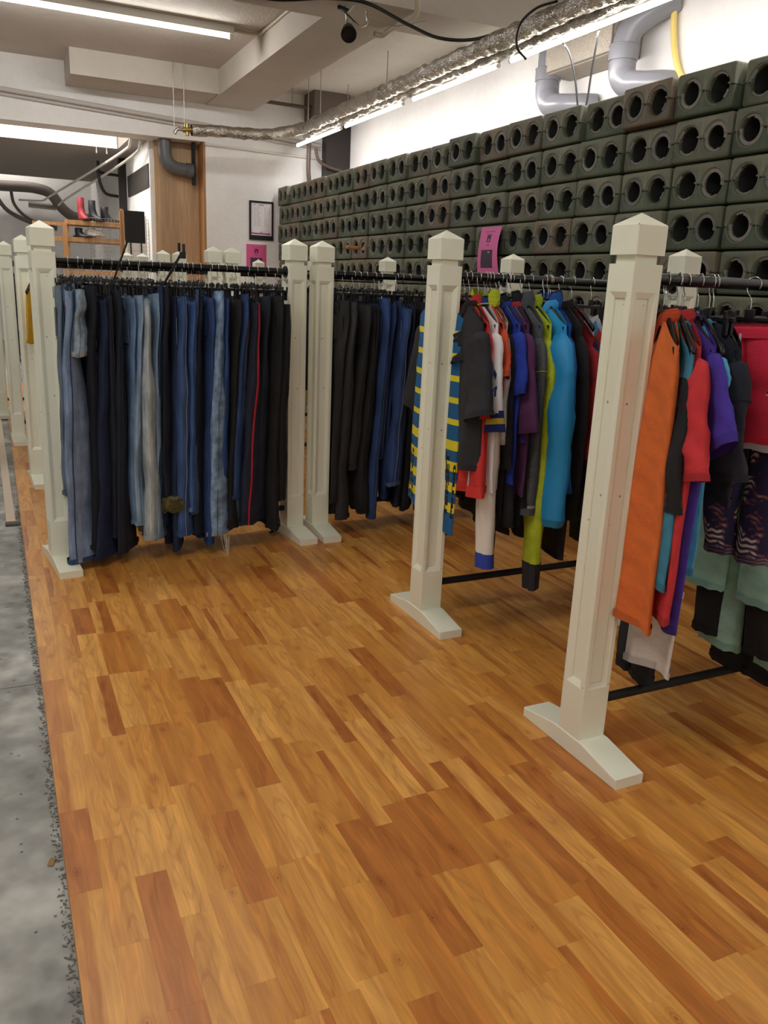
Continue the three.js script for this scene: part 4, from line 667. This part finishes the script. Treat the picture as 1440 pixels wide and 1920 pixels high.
  part('arm', cyl([0.055, 0.06, 0.09], [-0.03, -0.09, 0.07], 0.006, 0.006, 8), mat.black, s2); part('jaw', [rbx(0.012, 0.04, 0.02, 0.003, 0.043, 0.085, 0.092), rbx(0.012, 0.04, 0.02, 0.003, 0.065, 0.082, 0.092), rbx(0.028, 0.03, 0.02, 0.004, 0.06, 0.05, 0.09)], mat.plastic, s2); part('clamp', rbx(0.03, 0.06, 0.03, 0.005, -0.032, -0.1, 0.06), mat.black, s2);
  const cl = thing('loose_clip', 'loose black hanger clip lying on the floor beside a rack foot', 'clip', [1.345, 0, -4.26], 0.6); part('jaw', rbx(0.05, 0.012, 0.018, 0.003, 0, 0.012, 0), mat.plastic, cl); part('spring', cyl([0, 0.02, -0.012], [0, 0.02, 0.012], 0.008, 0.008, 10), mat.chrome, cl); part('lever', rbx(0.06, 0.008, 0.016, 0.002, 0.03, 0.016, 0), mat.plastic, cl);
}
// ---------------------------------------------------------------- rack B
{
  const R = RACKS.B, hl = 'black clip hanger on the rail behind the sports rack', hg = 'clip hangers on the rear jeans rack', G = 'trousers on the rear rack';
  const J = (X, o, label, opt = {}) => trousers({ tw: rr(-0.7, -0.1), ...o }, R, X - 1.586, label, { hl, hg, group: G, twist: rr(-0.1, 0.05), ...opt });
  J(1.66, { c: 0x1d1d1f, hem: 0.2, sd: 61, hemW: 0.1, seam: 0x2a2a2c }, 'black trousers beside the post pair');
  J(1.7, { c: 0x2f2e2f, hem: 0.1, sd: 62, thick: 0.028, hemW: 0.06, kneeW: 0.08, kind: 'knit', jean: false, seam: 0x3a393a }, 'dark grey slim trousers with belt end hanging low', { out: 0.03 });
  J(1.76, { c: 0x2b2c2f, hem: 0.38, sd: 63, thick: 0.03, hemW: 0.06, seam: 0x45474b }, 'charcoal cropped trousers with button cuff', { out: 0.03 });
  J(1.81, { c: 0x232428, hem: 0.14, sd: 64, seam: 0x33353a }, 'charcoal jeans right of the cropped trousers');
  J(1.85, { c: 0x1b1c20, hem: 0.12, sd: 65, thick: 0.026 }, 'black jeans left of the blue pairs');
  J(1.895, { c: 0x2b4e8c, hem: 0.08, sd: 66, thick: 0.028, hemW: 0.06, kneeW: 0.075, seam: 0x6884ae }, 'blue slim jeans first of the blue pairs on the rear rack', { out: 0.02 });
  J(1.94, { c: 0x274680, hem: 0.42, sd: 67, hemW: 0.05, seam: 0x7f97ba }, 'blue cropped jeans second of the blue pairs on the rear rack', { out: 0.0 });
  J(1.975, { c: 0x213e74, hem: 0.19, sd: 68, hemW: 0.1 }, 'deep blue wide jeans between the blue pairs on the rear rack', { out: -0.02 });
  J(2.02, { c: 0x2e5292, hem: 0.28, sd: 69, thick: 0.034, hemW: 0.085, seam: 0xa9b9d2, hemC: 0x5675a8 }, 'faded blue jeans with white stitching left of the sports rack post', { out: 0.04, twist: -0.1 });
  J(2.075, { c: 0x1f2c4a, hem: 0.14, sd: 70 }, 'dark navy jeans right of the faded pair');
  J(2.12, { c: 0x15181f, hem: 0.12, sd: 71, hemW: 0.11 }, 'black jeans behind the sports rack post');
  [['black jeans', 0x18191c], ['navy jeans', 0x1b2745], ['dark blue jeans', 0x22396a], ['black wide trousers', 0x141518], ['grey jeans', 0x3a3d42], ['ink blue jeans', 0x17223c], ['blue jeans', 0x2b4b82]].forEach(([n, c], i) => J(2.2 + i * 0.075, { c, hem: 0.1 + 0.05 * (i % 3), sd: 80 + i }, `${n} behind the sports jackets, ${ordinal(i + 1)} from the sports rack post`, { plain: true }));
}
// ---------------------------------------------------------------- sports tops on rack C
{
  const R = RACKS.C, hl = 'black coat hanger with chrome hook on the sports rail', hg = 'coat hangers on the sports rack', G = 'tops on the sports rack';
  const T = (X, o, label, opt = {}) => shirt(o, R, X - 1.597, label, { hl, hg, group: G, twist: -0.15, ...opt });
  const stripes = canvasTex(1024, 1024, (x, w, h) => {
    x.fillStyle = '#1b5f93'; x.fillRect(0, 0, w, h);
    for (let i = 0; i < 9; i++) { x.fillStyle = '#e8d72f'; x.fillRect(0, h * (0.12 + i * 0.095), w, h * (i > 4 ? 0.045 : 0.026)); }
    x.fillStyle = '#14161c'; x.fillRect(w * 0.5 - 10, 0, 34, h * 0.62); x.fillStyle = '#e8d72f'; x.fillRect(w * 0.5 + 24, 0, 8, h * 0.62);
    for (const [px, str] of [[0.2, 'TEFSET'], [0.3, 'PNTRO'], [0.7, 'PNTRO'], [0.8, 'TEFSET'], [0.95, 'PNTRO']]) { x.save(); x.translate(w * px, h * 0.95); x.rotate(-Math.PI / 2); x.font = 'bold 84px monospace'; x.lineWidth = 10; x.strokeStyle = '#101820'; x.strokeText(str, 0, 0); x.restore(); }
  }); stripes.wrapS = stripes.wrapT = THREE.RepeatWrapping;
  T(1.657, { c: 0x1b5f93, map: texCloth(stripes), hem: 0.43, W: 0.225, sd: 1, slant: -0.03, thick: 0.03, fold: 0.007, collarC: 0x15171c, sl: { len: 0.34, a0: 0.35, a1: 0.3, r0: 0.085, r1: 0.07, c: 0x1c1d22 }, slNear: { len: 0.1 } }, 'teal and yellow striped long jersey with dark lettering behind the cream post', { out: -0.1, twist: -0.05 });
  T(1.674, { c: 0x24252a, hem: 0.7, W: 0.25, sd: 2, thick: 0.03, sl: { len: 0.3, a0: 0.42, a1: 0.3, r0: 0.1, r1: 0.105, b: 0.034 } }, 'black wide sleeved tee next to the striped jersey', { out: 0.03 });
  T(1.698, { c: 0xe2362f, hem: 0.62, W: 0.25, sd: 3, collarH: 0.04, sl: { len: 0.3, a0: 0.4, a1: 0.2, r0: 0.09, r1: 0.06 } }, 'bright red tee between the black tee and white jersey', { out: 0.03 });
  T(1.69, { c: 0xc8241f, hem: 0.6, W: 0.2, sd: 33, kind: 'shell', name: 'track_jacket', cat: 'jacket', sl: { len: 0.58, a0: 0.3, a1: 0.12, r0: 0.08, r1: 0.062, b: 0.03, piping: 0xf2e8e6, bands: [[-0.045, 0, 0xd12a25]] } }, 'red track jacket with white sleeve piping', { out: -0.0, noHanger: true });
  const alm = canvasTex(512, 512, (x, w, h) => { x.fillStyle = '#eceef2'; x.fillRect(0, 0, w, h); x.fillStyle = '#1c3f9a'; x.font = 'bold 64px sans-serif'; x.fillText('ALM', w * 0.72, h * 0.42); x.fillText('ALM', w * 0.06, h * 0.42); for (const px of [0.56, 0.68, 0.1]) { x.beginPath(); x.moveTo(w * px, h * 0.26); x.lineTo(w * px + 14, h * 0.3); x.lineTo(w * px, h * 0.34); x.lineTo(w * px - 14, h * 0.3); x.fill(); } }); alm.wrapS = alm.wrapT = THREE.RepeatWrapping;
  const alm2 = canvasTex(512, 512, (x, w, h) => { x.fillStyle = '#eceef2'; x.fillRect(0, 0, w, h); x.fillStyle = '#1c3f9a'; x.font = 'bold 78px sans-serif'; x.fillText('ALM', w * 0.62, h * 0.7); for (const px of [0.72, 0.9]) { x.beginPath(); x.moveTo(w * px, h * 0.4); x.lineTo(w * px + 13, h * 0.46); x.lineTo(w * px, h * 0.52); x.lineTo(w * px - 13, h * 0.46); x.fill(); } }); alm2.wrapS = alm2.wrapT = THREE.RepeatWrapping; alm2.repeat.set(2.5, -1 / 0.34); alm2.offset.set(0, 1);
  T(1.735, { c: 0xf0f1f4, slNear: { map: texCloth(alm2) }, map: texCloth(alm), hem: 0.62, W: 0.25, sd: 4, thick: 0.03, collarC: 0x1d3fa8, collarStripe: 0xe8d72f, collarH: 0.03, sl: { len: 0.34, a0: 0.38, a1: 0.2, r0: 0.09, r1: 0.082, b: 0.03, bands: [[-0.03, 0, 0x17307f], [0, 0.022, 0xe6cf3a], [0.022, 0.05, 0x17307f]] } }, 'white football jersey with blue and yellow collar and cuffs', { out: 0.035 });
  T(1.755, { c: 0xe9e2da, hem: 0.6, W: 0.24, sd: 5, kind: 'shell', name: 'training_top', sl: { len: 0.86, a0: 0.3, a1: 0.06, r0: 0.085, r1: 0.05, b: 0.032, bands: [[-0.06, 0, 0x1d3fa8]] } }, 'off white long sleeved training top with blue cuffs', { out: 0.0, noHanger: true });
  T(1.775, { c: 0xd9542a, hem: 0.7, W: 0.25, sd: 6, collarC: 0xd9ee2c, collarH: 0.055, neck: 0.1, sl: { len: 0.16, a0: 0.5, a1: 0.35, r0: 0.09, r1: 0.08 } }, 'orange mesh top with neon yellow collar', { out: 0.02 });
  T(1.796, { c: 0xdcdcdc, hem: 0.62, W: 0.245, sd: 7, sl: { len: 0.4, a0: 0.3, a1: 0.1, r0: 0.08, r1: 0.06 } }, 'white and grey tee behind the orange mesh top', { out: 0.01 });
  T(1.818, { c: 0x17181d, hem: 0.5, W: 0.25, sd: 8, name: 'jacket', cat: 'jacket', sl: { len: 0.5, a0: 0.35, a1: 0.12, r0: 0.09, r1: 0.07 } }, 'black jacket left of the royal blue tee', { out: 0.0 });
  T(1.84, { c: 0x1f3fb4, hem: 0.64, W: 0.255, sd: 9, sl: { len: 0.22, a0: 0.42, a1: 0.3, r0: 0.095, r1: 0.09, b: 0.026 } }, 'royal blue tee with short sleeves', { out: 0.03 });
  T(1.857, { c: 0x1a1a20, hem: 0.42, W: 0.25, sd: 10, name: 'jacket', cat: 'jacket', collarH: 0.04, sl: { len: 0.74, a0: 0.3, a1: 0.06, r0: 0.085, r1: 0.07, b: 0.03 } }, 'long black jacket left of the plum tee', { out: -0.02 });
  T(1.875, { c: 0x5c2c5e, hem: 0.6, W: 0.26, sd: 11, collarC: 0xc6323f, thick: 0.03, sl: { len: 0.36, a0: 0.36, a1: 0.22, r0: 0.095, r1: 0.1, b: 0.03 } }, 'plum purple tee with red collar edge', { out: 0.035 });
  T(1.893, { c: 0x4a2c86, hem: 0.56, W: 0.25, sd: 12, sl: { len: 0.4, a0: 0.3, a1: 0.15, r0: 0.085, r1: 0.07, piping: 0xd2d0de } }, 'violet tee right of the plum tee', { out: -0.0 });
  T(1.912, { c: 0x1c1d24, hem: 0.46, W: 0.25, sd: 13, name: 'jacket', cat: 'jacket', collarH: 0.05, sl: { len: 0.66, a0: 0.3, a1: 0.06, r0: 0.085, r1: 0.06 } }, 'blue black jacket left of the grey marl top', { out: 0.0 });
  T(1.94, { c: 0x63686f, hem: 0.6, W: 0.25, sd: 14, kind: 'marl', name: 'running_top', collarH: 0.06, thick: 0.028, sl: { len: 0.68, a0: 0.32, a1: 0.04, r0: 0.085, r1: 0.045, b: 0.026, seamAt: 3, seamC: 0xcdcf35, bands: [[-0.03, 0, 0x6c7178], [0, 0.012, 0xcfcfca]] } }, 'grey marl running top with yellow shoulder seam', { out: 0.035 });
  T(1.962, { c: 0x35363d, hem: 0.5, W: 0.245, sd: 15, name: 'running_top', sl: { len: 0.6, a0: 0.3, a1: 0.06, r0: 0.08, r1: 0.05 } }, 'dark grey running top behind the marl top', { out: 0.0 });
  T(1.985, { c: 0xc3d630, hem: 0.5, W: 0.25, sd: 16, kind: 'knit', name: 'running_top', collarH: 0.05, thick: 0.026, sl: { len: 0.92, a0: 0.3, a1: 0.02, r0: 0.08, r1: 0.055, b: 0.03, bands: [[-0.12, 0, 0x33333b]], cuffIn: 0.8 } }, 'neon yellow green running jacket with dark cuffs', { out: 0.03 });
  T(2.025, { c: 0x1f97d8, hem: 0.56, W: 0.26, sd: 17, kind: 'shell', name: 'rain_jacket', cat: 'jacket', collarH: 0.03, thick: 0.034, sl: { len: 0.72, a0: 0.34, a1: 0.06, r0: 0.1, r1: 0.09, b: 0.042, puff: 0.3, bands: [[-0.03, 0, 0x1a86c4]], cuffIn: 0.85 } }, 'cyan blue rain jacket with puffed sleeve', { out: 0.07 });
  T(2.062, { c: 0x1f62c4, hem: 0.5, W: 0.26, sd: 18, name: 'fleece_jacket', cat: 'jacket', collarH: 0.06, thick: 0.03, sl: { len: 0.6, a0: 0.34, a1: 0.08, r0: 0.095, r1: 0.07, b: 0.034 } }, 'bright blue fleece jacket right of the cyan one', { out: 0.05 });
  T(2.093, { c: 0x23264e, hem: 0.48, W: 0.26, sd: 19, name: 'fleece_jacket', cat: 'jacket', collarH: 0.07, sl: { len: 0.6, a0: 0.32, a1: 0.08, r0: 0.09, r1: 0.07 } }, 'navy fleece jacket right of the bright blue one', { out: 0.02 });
  T(2.135, { c: 0x191a1d, hem: 0.3, W: 0.27, sd: 20, name: 'coat', cat: 'coat', thick: 0.034, collarH: 0.03, sl: { len: 0.72, a0: 0.34, a1: 0.06, r0: 0.1, r1: 0.075, b: 0.036 } }, 'long black coat near the end of the sports rack', { out: 0.03 });
  T(2.205, { c: 0xa31f2c, hem: 0.55, W: 0.26, sd: 21, collarH: 0.05, name: 'sweater', cat: 'sweater', thick: 0.032, sl: { len: 0.45, a0: 0.36, a1: 0.2, r0: 0.1, r1: 0.085, b: 0.034, bands: [[-0.25, 0, 0x18191c]] } }, 'dark red sweater with black sleeves, last of the tops', { out: 0.02, drop: -0.05 });
  const pr = dataTex(256, 256, (u, v, o) => { const a = fbm(u * 6, v * 6, 131, 6, 6, 3), b = fbm(u * 8, v * 8, 132, 8, 8, 2), c = fbm(u * 10, v * 10, 133, 10, 10, 2); let q = [232, 234, 240]; if (a > 0.55) q = [70, 110, 196]; if (b > 0.66) q = [60, 160, 215]; if (c > 0.7) q = [200, 70, 60]; o[0] = q[0]; o[1] = q[1]; o[2] = q[2]; });
  T(2.3, { c: 0xe6e8ee, map: texCloth(pr), hem: 0.8, W: 0.2, sd: 22, shoulder: 0.17, sleeve: 0, name: 'printed_blouse' }, 'white top with blue and red print on a clip hanger', { clip: true, out: 0.03, drop: -0.04, twist: -0.3 });
  for (let i = 0; i < 4; i++) trousers({ c: [0x15161a, 0x1b1c22, 0x222a3c, 0x18181b][i], hem: 0.25, sd: 90 + i, kind: 'knit', jean: false, name: 'sports_trousers', cat: 'trousers' }, R, 2.46 + i * 0.07 - 1.597, `${['black', 'off black', 'dark navy', 'jet black'][i]} sports trousers at the wall end of the sports rack`, { plain: true, hl: 'black clip hanger at the wall end of the sports rail', hg: 'clip hangers on the sports rack', group: 'sports trousers' });
}
// ---------------------------------------------------------------- rack D, nearest
{
  const R = RACKS.D, hl = 'black coat hanger with chrome hook on the nearest rail', hg = 'coat hangers on the nearest rack', G = 'clothes on the nearest rack';
  const T = (X, o, label, opt = {}) => shirt(o, R, X - 1.577, label, { hl, hg, group: G, twist: -0.4, ...opt });
  const J = (X, o, label, opt = {}) => trousers({ kind: 'knit', jean: false, cat: 'trousers', name: 'sports_trousers', ...o }, R, X - 1.577, label, { hl: 'black clip hanger with chrome hook on the nearest rail', hg: 'clip hangers on the nearest rack', group: G, ...opt });
  T(1.7, { c: 0xf87630, hem: 0.48, W: 0.2, sd: 41, thick: 0.03, slant: -0.03, fold: 0.02, collarC: 0xe0572c, collarH: 0.03, slNear: { len: 0 }, sl: { len: 0.3, a0: 0.32, a1: 0.2, r0: 0.09, r1: 0.08 } }, 'long orange sports shirt nearest the front post', { out: 0.0, twist: -0.56 });
  T(1.712, { c: 0x15161a, hem: 0.62, W: 0.2, sd: 42, name: 'sports_shirt', slNear: { len: 0 }, sl: { len: 0.8, a0: 0.3, a1: 0.02, r0: 0.08, r1: 0.045 } }, 'black long sleeved top behind the orange shirt', { out: -0.02, twist: -0.5 });
  T(1.722, { c: 0x3f8fae, hem: 0.6, W: 0.22, sd: 43, name: 'sports_shirt', thick: 0.026, sl: { len: 0.36, a0: 0.3, a1: 0.1, r0: 0.06, r1: 0.045, c: 0x16171b } }, 'teal and black sports top beside the orange shirt', { out: 0.02, drop: -0.02, twist: -0.5 });
  T(1.742, { c: 0xd8353a, hem: 0.5, W: 0.26, sd: 44, thick: 0.032, collarH: 0.03, sl: { len: 0.3, a0: 0.4, a1: 0.26, r0: 0.1, r1: 0.1, b: 0.034 } }, 'red tee beside the orange shirt', { out: 0.0, twist: -0.42 });
  T(1.77, { c: 0x4b34a8, hem: 0.46, W: 0.25, sd: 45, thick: 0.03, sl: { len: 0.25, a0: 0.62, a1: 0.52, r0: 0.095, r1: 0.09, b: 0.026, bands: [[-0.004, 0.022, 0x5038b4]] } }, 'violet tee right of the red one', { out: 0.0, twist: -0.32 });
  T(1.8, { c: 0x58b4e0, hem: 0.62, W: 0.2, sd: 46, shoulder: 0.18, thick: 0.024, name: 'tank_top', sl: { len: 0.09, a0: 0.6, a1: 0.5, r0: 0.08, r1: 0.075, bands: [[-0.004, 0.016, 0xf2f4f6]] } }, 'light blue tank top with white trims', { out: 0.02, drop: -0.01 });
  T(1.79, { c: 0xe8e4de, hem: 0.3, W: 0.24, sd: 47, sleeve: 0, name: 'long_top', fold: 0.03 }, 'long white top hanging low behind the violet tee', { out: -0.03 });
  T(1.845, { c: 0x1a1c22, hem: 0.95, W: 0.22, sd: 48, kind: 'shell', sleeve: 0, name: 'sports_vest', cat: 'vest' }, 'black shiny sports vest on a clip hanger', { clip: true, out: 0.02, drop: -0.03, hg: 'clip hangers on the nearest rack', hl: 'black clip hanger with chrome hook on the nearest rail' });
  J(1.82, { c: 0x111216, hem: 0.2, sd: 101, W: 0.16, hemW: 0.06, thick: 0.026 }, 'black slim leggings under the white top', { out: -0.06, twist: -0.45 });
  T(1.86, { c: 0x141828, hem: 0.84, W: 0.24, sd: 49, name: 'jacket', cat: 'jacket', collar: false, thick: 0.034, sl: { len: 0.3, a0: 0.34, a1: 0.2, r0: 0.1, r1: 0.085, b: 0.04, seamAt: 5, seamC: 0x1d2238 } }, 'navy black jacket left of the red shorts', { out: 0.02 });
  const rs = J(2.0, { c: 0xe4294a, hem: 0.96, W: 0.21, sd: 102, thick: 0.04, hemW: 0.115, kneeW: 0.11, close: -0.3, rise: 0.16, name: 'shorts', cat: 'shorts', hemC: 0xf2dfe2, seam: 0xd3203f, wave: 0.02 }, 'bright red shorts with white hem trim', { out: 0.03, twist: 0.35 });
  { const d = part('drawstring', tube([[-0.045, rs.len - 0.03, 0.0], [-0.06, rs.len - 0.08, 0.005], [-0.062, rs.len - 0.15, 0.0]], 0.004, 12, 6), cloth(0xf2e6e6), rs.t); }
  const leg = dataTex(512, 512, (u, v, o) => { const s = Math.pow(Math.abs(fbm(u * 10, v * 60, 141, 10, 60, 3) - 0.5) * 2, 1), a = fbm(u * 8, v * 10, 142, 8, 10, 3), st = 0.5 + 0.5 * Math.sin(v * 150 + fbm(u * 12, v * 6, 143, 12, 6, 2) * 14); let q = [34, 28, 66]; const t = sm(0.47, 0.62, a) * st; q = mixc(q, [232, 206, 188], t); if (a > 0.47 && a < 0.55) q = mixc(q, [176, 74, 58], 0.6 * st); o[0] = q[0]; o[1] = q[1]; o[2] = q[2] + s; });
  leg.repeat.set(2.4, 2.2); const lm = texCloth(leg); cache.set(0x221c42 + 'print', lm);
  J(2.03, { c: 0x221c42, kind: 'print', map: lm, hem: 0.62, sd: 103, W: 0.17, thick: 0.03, hemW: 0.055, kneeW: 0.06, close: 0.3, lean: 0.0, seam: 0x221c42, name: 'printed_leggings' }, 'navy leggings with pale feather print under the red shorts', { out: 0.085, twist: 0.1 });
  J(2.13, { c: 0xa9e0d4, hem: 0.45, sd: 104, W: 0.18, thick: 0.03, hemW: 0.08, kneeW: 0.075, close: -0.1, seam: 0x559487 }, 'mint green trousers between the printed leggings', { out: 0.0, twist: 0.05 });
  J(2.165, { c: 0x121317, hem: 0.28, sd: 105, W: 0.17, hemW: 0.055, kneeW: 0.06, close: -0.2, thick: 0.03 }, 'black trousers between the mint pairs', { out: 0.02 });
  J(2.2, { c: 0xaee4d8, hem: 0.24, sd: 106, W: 0.18, thick: 0.034, hemW: 0.085, kneeW: 0.075, close: -0.3, seam: 0x559487 }, 'mint green wide trousers at the right edge', { out: 0.06, twist: 0.05 });
  J(2.235, { c: 0x111216, hem: 0.17, sd: 107, hemW: 0.08, thick: 0.026 }, 'black leggings behind the mint trousers', { out: 0.05 });
  [['navy', 0x1c2540], ['black', 0x141518], ['grey', 0x4a4d52], ['maroon', 0x5a1f2c], ['blue', 0x2a4f8f], ['black', 0x17181c]].forEach(([n, c], i) => J(2.3 + i * 0.075, { c, hem: 0.3, sd: 110 + i }, `${n} sports trousers, ${ordinal(i + 1)} after the mint pair`, { plain: true }));
}
// ---------------------------------------------------------------- racks farther back
{
  const cols = [['dark blue', 0x22396a], ['black', 0x17181c], ['navy', 0x1a2745], ['grey', 0x4c5158], ['mid blue', 0x3a5d98], ['brown', 0x4b3a2e], ['beige', 0xb9a98c], ['olive', 0x4c4f38], ['light blue', 0x7f9dbd], ['charcoal', 0x26282d]];
  const names = { A2: 'rack behind the jeans', B2: 'second row right rack', A3: 'third row left rack', B3: 'third row right rack', A4: 'farthest left rack', B4: 'farthest right rack' };
  const count = { A2: 16, B2: 12, A3: 12, B3: 9, A4: 8, B4: 8 };
  for (const k of Object.keys(names)) {
    const R = RACKS[k], N = count[k], step = 1.03 / N;
    for (let i = 0; i < N; i++) {
      const [n, c] = cols[Math.floor(rnd() * 10)], s = 0.12 + step * (i + 0.5), lab = `${names[k]}, ${ordinal(i + 1)} from its left post`, hl = `black hanger on the ${names[k]}`, hg = `hangers on the ${names[k]}`;
      if (k === 'A2' && i === 0) { shirt({ c: 0xd9a51c, hem: 0.93, W: 0.2, sd: 121, shoulder: 0.19, sleeve: 0, name: 'vest', cat: 'vest' }, R, 0.085, 'mustard yellow top at the left end of the rack behind the jeans', { group: 'clothes on the ' + names[k], hl, hg, out: 0.0, twist: -0.5 }); continue; }
      if (k === 'A3' && i < 2) { shirt({ c: i ? 0xe6d9e6 : 0xd8c0dc, hem: 0.5, W: 0.23, sd: 122 + i, sl: { len: 0.5, a0: 0.3, a1: 0.06, r0: 0.085, r1: 0.05 } }, R, 0.1 + i * 0.06, i ? 'white blouse second on the third row left rack' : 'lilac blouse at the left end of the third row rack', { group: 'clothes on the ' + names[k], hl, hg, out: 0.02, twist: -0.12 }); continue; }
      if (rnd() < 0.35) shirt({ c, hem: rr(0.5, 0.7), W: 0.24, sd: 130 + i, sl: { len: 0.5, a0: 0.3, a1: 0.08, r0: 0.085, r1: 0.06 } }, R, s, `${n} top on the ${lab}`, { group: 'clothes on the ' + names[k], hl, hg });
      else trousers({ c, hem: rr(0.12, 0.3), sd: 140 + i, kind: rnd() < 0.6 ? 'denim' : 'knit', name: 'trousers', cat: 'trousers' }, R, s, `${n} trousers on the ${lab}`, { plain: true, group: 'clothes on the ' + names[k], hl, hg });
    }
  }
}
renderer.render(scene, camera);
